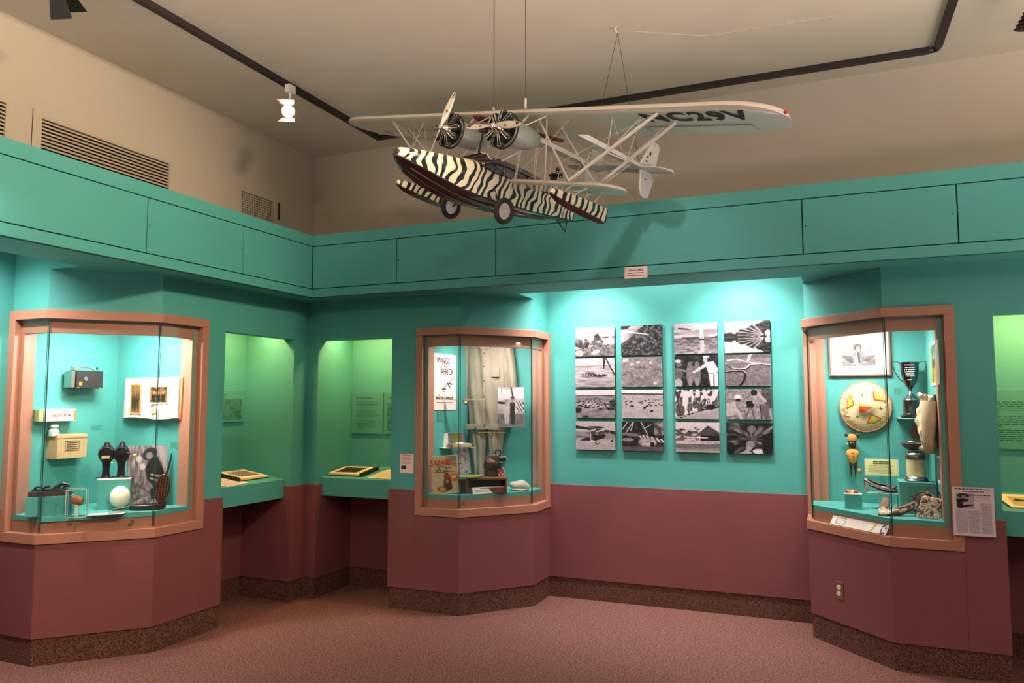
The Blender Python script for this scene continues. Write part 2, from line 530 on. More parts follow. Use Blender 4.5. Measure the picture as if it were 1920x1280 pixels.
# ================================================================== THE ROOM
struct(MB().box(-5.2, 3.4, -1.2, 6.3, -0.05, 0).build('floor', 'carpet'))
struct(MB().box(-4.62, 3.4, -2.2, 5.95, 3.94, 4.0).build('ceiling', 'ceil'))

TOP = 2.367
c1 = [(-4.73, 3.14), (-4.41, 3.14), (-3.97, 3.595), (-3.97, 3.98)]
c2 = [(-2.94, 5.075), (-2.575, 5.075), (-2.17, 5.55), (-2.17, 5.885)]
c3 = [(-0.175, 5.885), (-0.175, 5.55), (0.28, 5.06), (0.655, 5.06)]
sA = [(-4.73, -1.8), (-4.73, 3.14)]
nicheL = [(-3.97, 4.155), (-4.46, 4.155), (-4.46, 4.90), (-3.97, 4.90)]
nicheB = [(-3.865, 5.075), (-3.865, 5.56), (-3.165, 5.56), (-3.165, 5.075)]
nicheR = [(0.85, 5.06), (0.85, 5.56), (1.55, 5.56), (1.55, 5.06)]
left_path = sA + c1[1:] + nicheL + [(-3.97, 5.075)]
back_path = [(-3.97, 5.075)] + nicheB + c2[:] + [(-0.175, 5.885)] + c3[1:] + nicheR + [(2.9, 5.06)]
TH = 0.05


def walls(name, segs_full, segs_case, headers, recess):
    mb = MB()
    for s_ in segs_full: mb.strip(s_, -TH, 0, 0, 2.80 if s_ in recess else TOP)
    for s_ in segs_case:
        mb.strip(s_, -TH, 0, 0, 0.73); mb.strip(s_, -TH, 0, 2.09, TOP)
    for s_ in headers: mb.strip(s_, -0.10, 0, 2.055, TOP)
    return struct(mb.build(name, 'teal'))


segBl = [(-3.97, 3.98), (-3.97, 4.155)] + nicheL[1:3] + [(-3.97, 4.90), (-3.97, 5.075)]
segBb = [(-3.97, 5.075)] + nicheB + [(-2.94, 5.075)]
segC = [(-2.17, 5.885), (-0.175, 5.885)]
segD = [(0.655, 5.06)] + nicheR + [(2.9, 5.06)]
walls('wall_left', [sA, segBl], [c1], [[(-3.97, 4.155), (-3.97, 4.90)]], [sA])
walls('wall_back', [segBb, segC, segD], [c2, c3], [[(-3.865, 5.075), (-3.165, 5.075)], [(0.85, 5.06), (1.55, 5.06)]], [segC])

# maroon wainscot: stands 12 mm proud of the teal, stops round each display case, dips to .80 in the niches
W0, W1, PR = 0.157, 0.893, 0.012


def wains(name, lows, highs):
    mb = MB()
    for s_, z in lows: mb.strip(s_, 0, PR, W0, z)
    for s_ in highs: mb.strip(s_, 0, PR, W0, W1)
    return struct(mb.build(name, 'maroon', bevel=0.002))


wains('trim_1', [(c1, 0.703), ([(-4.46, 4.155), (-4.46, 4.90)], 0.90)],
      [[(-4.73, -1.8), (-4.73, 3.128)], [(-3.97, 3.98), (-3.97, 4.155), (-4.455, 4.155)], [(-4.455, 4.90), (-3.97, 4.90), (-3.97, 5.063)]])
wains('trim_2', [(c2, 0.703), (c3, 0.703), ([(-3.865, 5.56), (-3.165, 5.56)], 0.90), ([(0.85, 5.56), (1.55, 5.56)], 0.90)],
      [[(-3.958, 5.075), (-3.865, 5.075), (-3.865, 5.555)], [(-3.165, 5.555), (-3.165, 5.075), (-2.94, 5.075)],
       [(-2.16, 5.885), (-0.187, 5.885)], [(0.655, 5.06), (0.85, 5.06), (0.85, 5.555)], [(1.55, 5.555), (1.55, 5.06), (2.9, 5.06)]])
struct(MB().strip(left_path[:-1] + [(-3.97, 5.071)], 0, 0.004, 0, 0.155).build('baseboard_left', 'basecarpet'))
struct(MB().strip([(-3.966, 5.075)] + back_path[1:], 0, 0.004, 0, 0.155).build('baseboard_back', 'basecarpet'))

# niche ceilings with their fluorescent strip
mb = MB()
mb.box(-4.51, -3.98, 4.11, 4.95, 2.26, 2.28); mb.box(-3.91, -3.12, 5.085, 5.61, 2.26, 2.28); mb.box(0.80, 1.60, 5.07, 5.61, 2.26, 2.28)
struct(mb.build('trim_3', 'teal'))
for nm, l, b in (('a', (-4.17, 4.53, 2.26), 90), ('b', (-3.515, 5.27, 2.26), 0), ('c', (1.20, 5.27, 2.26), 0)):
    w_ = {'a': 'inside the left wall niche', 'b': 'inside the niche left of the flight suit case', 'c': 'inside the niche at the right edge'}[nm]
    t = thing('fluorescent_lamp', 'fluorescent strip lamp hidden ' + w_, 'lamp', l, b)
    bx(-0.32, 0.32, -0.03, 0.03, -0.035, 0).build('housing', 'white', t)
    MB().tube([(-0.30, 0, -0.05), (0.30, 0, -0.05)], 0.012, 10).build('tube', 'tube_on', t)

# soffit (underside at 2.367), open slots over the photo wall and the left recess, fascia with panel joints
mb = MB()
FX, FY = -3.74, 4.81
Z0, Z1 = TOP, TOP + 0.03
mb.box(-4.14, FX, -1.8, 3.14, Z0, Z1)
mb.box(-4.78, FX, 3.14, 5.93, Z0, Z1)
mb.box(FX, -2.17, FY, 5.93, Z0, Z1)
mb.box(-2.17, -0.175, FY, 5.25, Z0, Z1)
mb.box(-0.175, 2.9, FY, 5.93, Z0, Z1)
mb.box(-4.14, -4.12, -1.8, 3.14, Z1, 2.80); mb.box(-4.78, -4.12, 3.14, 3.16, Z1, 2.80)
mb.box(-2.17, -0.175, 5.23, 5.25, Z1, 2.80); mb.box(-2.19, -2.17, 5.23, 5.93, Z1, 2.80); mb.box(-0.175, -0.155, 5.23, 5.93, Z1, 2.80)
mb.box(-4.78, FX, -1.8, 5.98, 2.80, 2.82); mb.box(FX, 2.9, FY, 5.98, 2.80, 2.82)
struct(mb.build('trim_4', 'teal'))
mb = MB()
mb.box(FX - 0.02, FX, -1.8, FY + 0.02, TOP, 2.85); mb.box(FX, 2.9, FY, FY + 0.02, TOP, 2.85)
struct(mb.build('trim_5', 'groove'))


def fascia(name, horiz, joints, lo, hi):
    mb = MB()
    def slab(a, b, z0, z1):
        if horiz: mb.box(a, b, FY - 0.02, FY - 0.001, z0, z1)
        else: mb.box(FX + 0.001, FX + 0.02, a, b, z0, z1)
    slab(lo, hi, TOP - 0.001, 2.4285); slab(lo, hi, 2.7685, 2.852)
    js = [lo] + joints + [hi]
    for a, b in zip(js[:-1], js[1:]): slab(a + 0.0035, b - 0.0035, 2.4345, 2.7625)
    for j in joints:
        for z in (2.46, 2.60, 2.735):      # small screw caps beside the joints
            pass
    return struct(mb.build(name, 'teal', bevel=0.0015))


fascia('trim_6', False, [0.4, 1.7, 3.238, 4.035], -1.8, FY - 0.02)
fascia('trim_7', True, [-2.959, -2.154, -0.145, 0.662, 1.62], FX + 0.02, 2.9)
mb = MB()
for x in (-2.94, -2.17, -0.125, 0.64): mb.lathe([(0.0001, 0), (0.004, 0), (0.004, 0.003), (0.0001, 0.003)], (x, FY - 0.023, 2.60), 8, 'y')
for y in (3.255, 4.02): mb.lathe([(0.0001, 0), (0.004, 0), (0.004, 0.003), (0.0001, 0.003)], (FX + 0.02, y, 2.60), 8, 'x')
struct(mb.build('trim_8', 'groove'))

# upper walls, a little thicker below 3.47
struct(MB().box(-4.70, -4.62, -2.2, 5.95, 2.82, 3.94).build('wall_left_upper', 'beige'))
struct(MB().box(-4.70, 4.2, 5.95, 6.03, 2.82, 3.94).build('wall_back_upper', 'beige'))
mb = MB()
for a, b, z0, z1 in ((-2.2, 2.20, 2.82, 3.47), (2.955, 3.16, 2.82, 3.47), (4.195, 4.93, 2.82, 3.47), (5.355, 5.95, 2.82, 3.47),
                     (2.20, 2.955, 3.385, 3.47), (3.16, 4.195, 3.37, 3.47), (4.93, 5.355, 3.37, 3.47)):
    mb.box(-4.62, -4.596, a, b, z0, z1)
mb.box(-4.596, 4.2, 5.926, 5.95, 2.82, 3.475)
struct(mb.build('trim_9', 'beige'))
mb = MB(); mb.box(-4.594, -4.5925, 3.104, 3.108, 2.83, 3.40)
mb.box(-4.595, -4.588, 5.40, 5.425, 3.20, 3.36)
struct(mb.build('trim_10', 'wire'))


def grille(name, label, y0, y1, z1, kind):
    t = thing(name, label, 'vent', (-4.61, (y0 + y1) / 2, 2.84), 90)
    h = (y1 - y0) / 2; zz = z1 - 2.84
    bx(-h, h, 0.008, 0.012, 0, zz).build('duct_opening', 'black', t)
    m2 = MB(); m2.box(-h, h, -0.012, 0.008, zz - 0.012, zz); m2.box(-h, -h + 0.012, -0.012, 0.008, 0, zz - 0.012); m2.box(h - 0.012, h, -0.012, 0.008, 0, zz - 0.012)
    m2.build('frame', 'beige', t)
    m2 = MB()
    if kind == 'slat':
        n = 22
        for i in range(n):
            z = i * (zz - 0.012) / n
            m2.add([(-h + .012, -0.010, z), (h - .012, -0.010, z), (h - .012, 0.004, z + 0.014), (-h + .012, 0.004, z + 0.014),
                    (-h + .012, -0.010, z + 0.004), (h - .012, -0.010, z + 0.004), (h - .012, 0.004, z + 0.018), (-h + .012, 0.004, z + 0.018)],
                   [(0, 1, 2, 3), (4, 7, 6, 5), (0, 4, 5, 1), (3, 2, 6, 7), (0, 3, 7, 4), (1, 5, 6, 2)])
        m2.build('slats', 'beige', t)
    else:
        x = -h + 0.02
        while x < h - 0.012: m2.box(x, x + 0.006, -0.008, -0.002, 0, zz - 0.012); x += 0.021
        z = 0.01
        while z < zz - 0.012: m2.box(-h + .012, h - .012, -0.010, -0.004, z, z + 0.006); z += 0.021
        m2.build('mesh_bars', 'beige', t)


grille('ventilation_grille', 'long beige slatted ventilation grille high on the left wall', 3.16, 4.195, 3.37, 'slat')
grille('ventilation_grille', 'beige slatted ventilation grille cut off by the left picture edge', 2.20, 2.955, 3.385, 'slat')
grille('ventilation_grille', 'small square-mesh ventilation grille near the upper left corner of the room', 4.93, 5.355, 3.37, 'mesh')
w = MB().tube([(-4.3, 4.18, 2.82), (-4.31, 4.18, 2.90), (-4.30, 4.19, 2.93), (-4.285, 4.2, 2.90)], 0.004, 6).build('wire_hook', 'paper')
tag(w, 'short curled white wire sticking up behind the green fascia', 'wire')

# ceiling track
t = thing('lighting_track', 'long black ceiling lighting track running round three sides', 'lighting track', (0, 0, 3.94))
bx(-3.722, -3.678, -2.0, 5.68, -0.038, 0).build('track_rail', 'track', t)
bx(-3.678, 0.66, 5.64, 5.684, -0.038, 0).build('track_rail', 'track', t)
m2 = MB(); a = (0.71, 5.60); b = (0.83, -2.0)
m2.prism([(a[0] - .022, a[1]), (b[0] - .022, b[1]), (b[0] + .022, b[1]), (a[0] + .022, a[1])], -0.038, 0)
m2.build('track_rail', 'track', t)
MB().tube([(0.66, 5.662, -0.02), (0.69, 5.662, -0.02), (0.71, 5.645, -0.02), (0.71, 5.60, -0.02)], 0.021, 8).build('corner_connector', 'black', t)
tag(MB().tube([(-1.204, 4.6, 3.935), (-0.7, 4.9, 3.937), (0.1, 4.95, 3.937)], 0.0025, 6).build('ceiling_cord', 'beige'), 'thin pale cord running along the ceiling from the hook', 'cord')


def track_lamp(label, loc, target, lit):
    t = thing('track_spotlight', label, 'spotlight', loc, 0)
    L = Vector(loc); d = (Vector(target) - L).normalized()
    bx(-0.022, 0.022, -0.035, 0.035, 0.14, 0.20).build('track_adapter', 'white' if lit else 'black', t)
    MB().tube([(0, 0, 0.14), (0, 0, 0.05)], 0.008, 8).build('stem', 'white' if lit else 'black', t)
    q = d.to_track_quat('Z', 'Y').to_matrix()
    def loc3(p): v = q @ Vector(p); return (v.x, v.y, v.z)
    m2 = MB(); m2.sm = False
    prof = [(0.001, -0.09), (0.035, -0.088), (0.042, -0.06), (0.045, 0.05), (0.050, 0.055), (0.050, 0.06), (0.040, 0.058), (0.036, 0.045), (0.001, 0.045)]
    m2.loft([[loc3((r * math.cos(2 * PI * k / 20), r * math.sin(2 * PI * k / 20), h)) for k in range(20)] for r, h in prof])
    m2.build('lamp_housing', 'white' if lit else 'black', t)
    m3 = MB(); m3.loft([[loc3((r * math.cos(2 * PI * k / 20), r * math.sin(2 * PI * k / 20), h)) for k in range(20)] for r, h in ((0.001, 0.050), (0.034, 0.050), (0.034, 0.053), (0.001, 0.053))])
    m3.build('lens', 'lamp_on' if lit else 'glassedge', t)
    for sg in (-1, 1):
        m4 = MB()
        pts = [(-0.045, sg * 0.047, 0.06), (0.045, sg * 0.047, 0.06), (0.06, sg * 0.075, 0.15), (-0.06, sg * 0.075, 0.15)]
        m4.add([loc3(p) for p in pts] + [loc3((p[0], p[1] + sg * 0.003, p[2])) for p in pts], [(0, 1, 2, 3), (7, 6, 5, 4), (0, 4, 5, 1), (1, 5, 6, 2), (2, 6, 7, 3), (3, 7, 4, 0)])
        m4.build('barn_door', 'white' if lit else 'black', t)
    return t


track_lamp('lit white track spotlight with open barn doors on the left ceiling track', (-3.655, 4.40, 3.700), (-1.9, 1.2, 2.5), True)
spot('visible_spot', (-3.58, 4.27, 3.66), (-1.6, 1.0, 1.6), 25, WHITE, 55, 0.6, 0.03)
track_lamp('unlit black spotlight at the top left, only its barn doors in view', (-3.70, 2.60, 3.74), (-3.9, 3.2, 3.0), False)
# finned dark lamp at the upper right edge
t = thing('finned_spotlight', 'dark bronze finned lamp head cut off by the upper right edge', 'spotlight', (1.10, 5.02, 3.72))
for i in range(5):
    MB().sphere((0.0 + i * 0.012, -0.01, -0.03 + i * 0.022), 0.085, 0.05, 0.010, 16, 8).build('cooling_fin', 'redpaint' if i % 2 else 'iron', t)
MB().tube([(0.06, 0, -0.05), (0.08, 0, 0.12)], 0.03, 12).build('lamp_housing', 'iron', t)
MB().tube([(0.08, 0, 0.12), (0.08, 0, 0.22)], 0.01, 8).build('stem', 'iron', t)

# ================================================================== DISPLAY CASES


def facet_strip(mb, pts, i, a, b, d0, d1, z0, z1):
    p, q = pts[i], pts[i + 1]; l = math.hypot(q[0] - p[0], q[1] - p[1])
    u = ((q[0] - p[0]) / l, (q[1] - p[1]) / l)
    if b is None: b = l
    if b <= 0: b = l + b
    mb.strip([(p[0] + u[0] * a, p[1] + u[1] * a), (p[0] + u[0] * b, p[1] + u[1] * b)], d0, d1, z0, z1)


def display_case(pts, label, deck, walls_, linings, lock):
    t = thing('display_case', label, 'display case')
    fr = MB()
    fr.strip(pts, -0.03, 0.022, 2.062, 2.118); fr.strip(pts, -0.03, 0.022, 0.707, 0.765)
    facet_strip(fr, pts, 0, 0.0, 0.055, -0.03, 0.022, 0.7655, 2.0615)
    l = math.hypot(pts[3][0] - pts[2][0], pts[3][1] - pts[2][1])
    facet_strip(fr, pts, 2, l - 0.055, l, -0.03, 0.022, 0.7655, 2.0615)
    fr.build('outer_frame', 'terra', t, bevel=0.002)
    rl = MB()
    rl.strip(pts, -0.06, -0.022, 1.978, 2.062); rl.strip(pts, -0.06, -0.022, 0.765, 0.856)
    facet_strip(rl, pts, 0, 0.055, 0.085, -0.06, -0.022, 0.856, 1.978)
    facet_strip(rl, pts, 2, l - 0.085, l - 0.055, -0.06, -0.022, 0.856, 1.978)
    rl.build('inner_rail', 'terra', t, bevel=0.0015)
    for b in linings: bx(*b).build('jamb_lining', 'terra', t)
    for i in range(3):
        L = math.hypot(pts[i + 1][0] - pts[i][0], pts[i + 1][1] - pts[i][1])
        a = 0.055 if i == 0 else 0.001; b = L - 0.055 if i == 2 else L - 0.001
        p, q = pts[i], pts[i + 1]; u = ((q[0] - p[0]) / L, (q[1] - p[1]) / L)
        g = MB(); s0 = (p[0] + u[0] * a, p[1] + u[1] * a); s1 = (p[0] + u[0] * b, p[1] + u[1] * b)
        g.strip([s0, s1], -0.019, -0.014, 0.775, 2.050)
        pane = g.build('glass_pane', 'glass', t)
        if i > 0: e = MB(); facet_strip(e, pts, i, 0.0003, 0.0030, -0.020, -0.013, 0.775, 2.050); e.build('glass_edge', 'glassedge', pane)
        if i < 2: e = MB(); facet_strip(e, pts, i, L - 0.0030, L - 0.0003, -0.020, -0.013, 0.775, 2.050); e.build('glass_edge', 'glassedge', pane)
    dk = MB(); dk.prism(deck, 0.835, 0.865); dk.build('deck', 'teal', t)
    ce = MB(); ce.prism(deck, 2.055, 2.075); ce.build('case_ceiling', 'teal', t)
    wl = MB()
    for w_ in walls_: wl.box(*w_)
    wl.build('back_panel', 'teal', t)
    lk = MB().lathe([(0.0001, 0), (0.011, 0), (0.011, 0.006), (0.0001, 0.006)], (0, 0, 0), 16, 'y').build('lock', 'steel', t)
    lk.location = lock[0]; lk.rotation_euler = (0, 0, math.radians(lock[1]))
    return t


display_case(c1, 'terracotta-framed glass display case with the box camera and ostrich egg',
             [(-4.70, 3.16), (-4.40, 3.16), (-3.99, 3.60), (-3.99, 3.885), (-4.70, 3.885)],
             [(-4.72, -4.70, 3.15, 3.905, 0.84, 2.075), (-4.72, -3.99, 3.885, 3.905, 0.84, 2.075)],
             [(-4.700, -4.690, 3.16, 3.27, 0.865, 2.05), (-4.085, -3.99, 3.873, 3.885, 0.865, 2.05)], ((-4.046, 3.517 - 0.02, 0.812), 45))
display_case(c2, 'terracotta-framed glass display case with the hanging khaki flight suit',
             [(-2.86, 5.095), (-2.585, 5.095), (-2.19, 5.56), (-2.19, 5.83), (-2.86, 5.83)],
             [(-2.88, -2.86, 5.095, 5.85, 0.84, 2.075), (-2.88, -2.19, 5.83, 5.85, 0.84, 2.075)],
             [(-2.86, -2.852, 5.095, 5.185, 0.865, 2.05), (-2.29, -2.19, 5.82, 5.83, 0.865, 2.05)], ((-2.542, 5.088, 0.812), 45))
display_case(c3, 'terracotta-framed glass display case with the silver trophy cup and woven hat',
             [(-0.155, 5.56), (0.29, 5.08), (0.570, 5.08), (0.570, 5.83), (-0.155, 5.83)],
             [(0.570, 0.59, 5.08, 5.85, 0.84, 2.075), (-0.155, 0.59, 5.83, 5.85, 0.84, 2.075)],
             [(-0.155, -0.055, 5.82, 5.83, 0.865, 2.05), (0.560, 0.570, 5.08, 5.15, 0.865, 2.05)], ((0.60, 5.08, 0.812), 0))
for l, r, d_ in (((-4.25, 3.50, 2.055), 45, 'case with the ostrich egg'), ((-2.45, 5.42, 2.055), 45, 'case with the flight suit'), ((0.13, 5.42, 2.055), -45, 'case with the trophy cup')):
    t = thing('case_lamp', 'small white strip lamp under the ceiling of the ' + d_, 'lamp', l, r)
    bx(-0.20, 0.20, -0.05, 0.05, -0.012, 0).build('housing', 'white', t)
    bx(-0.19, 0.19, -0.04, 0.04, -0.015, -0.012).build('diffuser', 'panel_on', t)

# ================================================================== NICHE SHELVES (reading slopes)


def slope_shelf(label, loc, rot, w, d, zf=0.945, zb=1.010, lo=0.80):
    """front edge on local y=0"""
    t = thing('reading_shelf', label, 'shelf', loc, rot)
    m2 = MB()
    m2.add([(-w, 0, lo), (w, 0, lo), (w, d, lo), (-w, d, lo), (-w, 0, zf), (w, 0, zf), (w, d, zb), (-w, d, zb)],
           [(0, 3, 2, 1), (4, 5, 6, 7), (0, 1, 5, 4), (1, 2, 6, 5), (2, 3, 7, 6), (3, 0, 4, 7)])
    m2.build('shelf_body', 'teal', t, bevel=0.002)
    return t


slope_shelf('sloping green reading shelf in the niche of the left wall', (-4.03, 4.5275, 0), 90, 0.3715, 0.427)
slope_shelf('sloping green reading shelf in the niche left of the flight suit case', (-3.515, 5.14, 0), 0, 0.349, 0.42)
slope_shelf('sloping green reading shelf in the niche at the right picture edge', (1.20, 5.10, 0), 0, 0.349, 0.46, 0.94, 1.0)
SL = math.atan2(0.065, 0.43)


def on_slope(name, label, cat, base, rot, x, y, lift=0.0, turn=0.0, group=None, zf=0.945):
    """thing lying on a slope: local x right, local y up the slope, z = normal"""
    b = Matrix.Translation(base) @ Matrix.Rotation(math.radians(rot), 4, 'Z') @ Matrix.Translation((x, y, zf + y * 0.065 / 0.43)) @ Matrix.Rotation(SL, 4, 'X') @ Matrix.Rotation(math.radians(turn), 4, 'Z') @ Matrix.Translation((0, 0, 0.0015 + lift))
    t = thing(name, label, cat, group=group)
    t.matrix_world = b
    t.location, t.rotation_euler = b.to_translation(), b.to_euler()
    return t


def binder(label, base, rot, x, y, turn, dark):
    t = on_slope('ring_binder', label, 'binder', base, rot, x, y, 0, turn)
    bx(-0.165, 0.165, -0.13, 0.13, 0.0, 0.004).build('cover', 'black', t)
    MB().box(0.150, 0.175, -0.13, 0.13, 0.002, 0.028).build('spine', 'black', t, bevel=0.003)
    bx(-0.158, 0.140, -0.122, 0.122, 0.004, 0.020).build('pages', 'cream', t, bevel=0.002)
    m2 = MB(); m2.box(-0.115, 0.085, -0.080, 0.080, 0.0205, 0.0212); m2.build('photo_print', dark, t)
    bx(-0.10, 0.02, -0.105, -0.100, 0.0205, 0.0212).build('caption', 'greyink', t)
    for yy in (-0.085, 0.0, 0.085):
        MB().tube([(0.125 + 0.032 * (1 - math.cos(a)) , yy, 0.02 + 0.03 * math.sin(a)) for a in [i * PI / 8 for i in range(9)]], 0.002, 6).build('ring', 'steel', t)
    return t


bL = (-4.03, 4.5275, 0); bB = (-3.515, 5.14, 0); bR = (1.20, 5.10, 0)
# left wall niche: local x = +Y, local y = -X
binder('open ring binder with yellowed pages on the left wall niche shelf', bL, 90, 0.13, 0.22, 180, 'greyink')
binder('open ring binder with a dark photograph on the shelf left of the flight suit case', bB, 0, -0.17, 0.19, 0, 'ink')
t = on_slope('loose_page', 'loose printed page beside the binder on the left wall niche shelf', 'paper', bL, 90, -0.13, 0.12, 0, 8)
bx(-0.13, 0.13, -0.10, 0.10, 0, 0.0012).build('sheet', 'pinkpaper', t)
m2 = MB()
for i in range(11): m2.box(-0.11, 0.09 if i % 3 else 0.04, -0.085 + i * 0.016, -0.081 + i * 0.016, 0.0014, 0.0018)
m2.build('print', 'greyink', t)
t = on_slope('loose_page', 'yellowed loose page right of the binder, left of the flight suit case', 'paper', bB, 0, 0.20, 0.19, 0, -4)
bx(-0.13, 0.13, -0.155, 0.12, 0, 0.0012).build('sheet', 'cream', t)
m2 = MB()
for i in range(12): m2.box(-0.11, 0.09 if i % 4 else 0.02, -0.13 + i * 0.019, -0.127 + i * 0.019, 0.0014, 0.0018)
m2.build('print', 'greyink', t)
t = on_slope('page_board', 'cream board with black drawings on the right-edge niche shelf', 'board', bR, 0, -0.12, 0.20, 0, 0, zf=0.94)
m2 = MB(); m2.prism([(-0.19, 0.14), (-0.19, -0.01), (-0.17, -0.14), (0.22, -0.14), (0.22, 0.14)], 0, 0.008); m2.build('board', 'cream', t, bevel=0.001)
o = picture('drawing', 0.36, 0.20, lambda u, v: np.stack([.86 - .7 * q_ for q_ in [((fbm(u, v, 9, 5, 321) > .56) & (np.abs(v - .62) < .24)) | ((np.abs(v - .16) < .05) & (u > .15) & (fbm(u, v, 26, 3, 5) > .35))]] + [.76 - .62 * q_ for q_ in [((fbm(u, v, 9, 5, 321) > .56) & (np.abs(v - .62) < .24)) | ((np.abs(v - .16) < .05) & (u > .15) & (fbm(u, v, 26, 3, 5) > .35))]] + [.52 + 0 * u - .4 * q_ for q_ in [((fbm(u, v, 9, 5, 321) > .56) & (np.abs(v - .62) < .24)) | ((np.abs(v - .16) < .05) & (u > .15) & (fbm(u, v, 26, 3, 5) > .35))]], -1), t, y=-0.0084, x0=-0.15, z0=-0.115, nx=70, ny=40, material='picmatte')
o.rotation_euler = (-PI / 2, 0, 0)

# text panels in the niches


def text_panel(label, loc, rot, w, h, title, seed, small=False):
    t = thing('text_panel', label, 'information panel', loc, rot)
    bx(-w / 2, w / 2, -0.008, 0.0, 0, h).build('panel_board', 'panel', t, bevel=0.0015)
    text('title', title, 0.026, 'greenink', t, (-w * 0.38, -0.0088, h * 0.865), align='LEFT', bold=0.0003)
    if small:
        picture('map_print', w * 0.84, h * 0.66, lambda u, v: np.stack([k_ - 0.10 * ((fbm(u, v, 6, 6, seed * 11) > .56) | (np.abs(fbm(u, v, 3, 4, seed * 7) - .5) < .02)) for k_ in (.31, .62, .56)], -1), t, y=-0.0085, z0=h * 0.08, nx=40, ny=34, material='picmatte', contrast=1.0)
    else:
        lines('body_text', -w * 0.32, w * 0.40, h * 0.1, h * 0.80, 21, 'greenink', t, y=-0.0088, th=0.34, seed=seed, para=7)
    return t


text_panel('green text panel headed The Fossil Game, niche left of the flight suit case', (-3.703, 5.555, 1.283), 0, 0.315, 0.355, 'The Fossil Game', 4)
text_panel('green text panel half hidden at the right of the same niche by the case wall', (-3.355, 5.555, 1.283), 0, 0.35, 0.355, 'Plans', 5, True)
text_panel('green map panel on the back of the left wall niche', (-4.455, 4.70, 1.396), 90, 0.36, 0.25, 'ca in Color', 6, True)
text_panel('green text panel ending in by Plane, niche at the right edge', (0.985, 5.555, 1.262), 0, 0.62, 0.372, 'Safaris by Plane', 8)


def sheet_label(name, label, cat, loc, rot, w, h, material='pinkpaper', group=None):
    t = thing(name, label, cat, loc, rot, group)
    bx(-w / 2, w / 2, -0.0015, 0.0, 0, h).build('sheet', material, t)
    return t


t = sheet_label('wall_notice', 'small pale pink notice on the green wall left of the flight suit case', 'notice', (-3.02, 5.0735, 1.014), 0, 0.118, 0.145)
lines('heading', -0.045, 0.04, 0.131, 0.141, 1, 'red', t, y=-0.002, th=0.55, seed=2, ragged=0)
lines('body_text', -0.045, 0.045, 0.068, 0.126, 6, 'red', t, y=-0.002, th=0.3, seed=9)
picture('thumbnail', 0.046, 0.028, lambda u, v: 0.25 + 0.5 * ((fbm(u, v, 5, 4, 3) > 0.55) * (v > 0.3)), t, y=-0.0019, nx=24, ny=16, x0=-0.05, z0=0.03)
t = sheet_label('sign_plate', "small beige sign reading OSA'S ARK on the green fascia", 'sign', (-1.158, FY - 0.0205, 2.352), 0, 0.150, 0.074, 'pinkpaper')
text('heading', "OSA'S ARK", 0.020, 'ink', t, (0, -0.002, 0.052), bold=0.0003)
lines('subheading', -0.048, 0.05, 0.029, 0.039, 1, 'ink', t, y=-0.002, th=0.5, seed=3, ragged=0)
lines('credit', -0.060, 0.062, 0.013, 0.023, 1, 'ink', t, y=-0.002, th=0.5, seed=4, ragged=0)
# framed newspaper sheet on a stand-off at the right case
t = sheet_label('newspaper_sheet', 'lilac photocopied newspaper page at the right end of the trophy case', 'poster', (0.704, 5.025, 0.800), 0, 0.205, 0.272, 'greypaper')
lines('heading', -0.09, 0.088, 0.257, 0.266, 1, 'ink', t, y=-0.002, th=0.6, seed=5, ragged=0)
lines('subheading', -0.052, 0.054, 0.243, 0.251, 1, 'ink', t, y=-0.002, th=0.6, seed=6, ragged=0)
lines('title', -0.024, 0.086, 0.224, 0.233, 1, 'ink', t, y=-0.002, th=0.7, seed=7, ragged=0)
picture('portrait', 0.09, 0.088, lambda u, v: 0.78 - 0.62 * np.clip(ell(u, v, .4, .84, .34, .14) - ell(u, v, .42, .78, .13, .1) * .7 + ell(u, v, .34, .55, .35, .12) + ell(u, v, .2, .3, .16, .28) + seg(u, v, .2, .12, 1, .28, .09, .03), 0, 1),
        t, y=-0.0019, x0=-0.085, z0=0.150, nx=40, ny=40)
lines('left_column', -0.088, -0.03, 0.015, 0.145, 24, 'greyink', t, y=-0.002, th=0.5, seed=11, ragged=0.02)
lines('middle_column', -0.026, 0.03, 0.015, 0.145, 24, 'greyink', t, y=-0.002, th=0.5, seed=12, ragged=0.02)
lines('right_column', 0.034, 0.088, 0.015, 0.185, 31, 'greyink', t, y=-0.002, th=0.5, seed=13, ragged=0.02)
lines('byline', 0.0, 0.085, 0.195, 0.22, 3, 'greyink', t, y=-0.002, th=0.3, seed=14)
bx(-0.02, 0.02, 0.0, 0.034, 0.1, 0.2).build('mounting_block', 'white', t)

# duplex outlet on the right case base (facet facing the camera)
a_, b_ = c3[1], c3[2]
t = thing('wall_outlet', 'steel duplex power outlet low on the maroon wall under the trophy case', 'outlet', (0.0, 5.3615, 0.362), math.degrees(math.atan2(b_[1] - a_[1], b_[0] - a_[0])))
o_ = 0.0
bx(-0.036, 0.036, -0.018, -0.0125, -0.055, 0.055).build('cover_plate', 'steel', t, bevel=0.002)
for z in (-0.02, 0.02):
    p_ = MB(); p_.sm = False
    p_.plate([(0.017 * math.cos(k * PI / 8), z + 0.014 * math.sin(k * PI / 8)) for k in range(16)], -0.021, -0.018)
    s_ = p_.build('socket', 'outlet', t)
    m2 = MB(); m2.box(-0.007, -0.005, -0.0213, -0.021, z, z + 0.007); m2.box(0.005, 0.007, -0.0213, -0.021, z, z + 0.007); m2.box(-0.002, 0.002, -0.0213, -0.021, z - 0.008, z - 0.004)
    m2.build('slots', 'ink', s_)

# ================================================================== THE SIXTEEN PHOTOGRAPHS
def pk(a, b, m): return mixv(a, b, m)


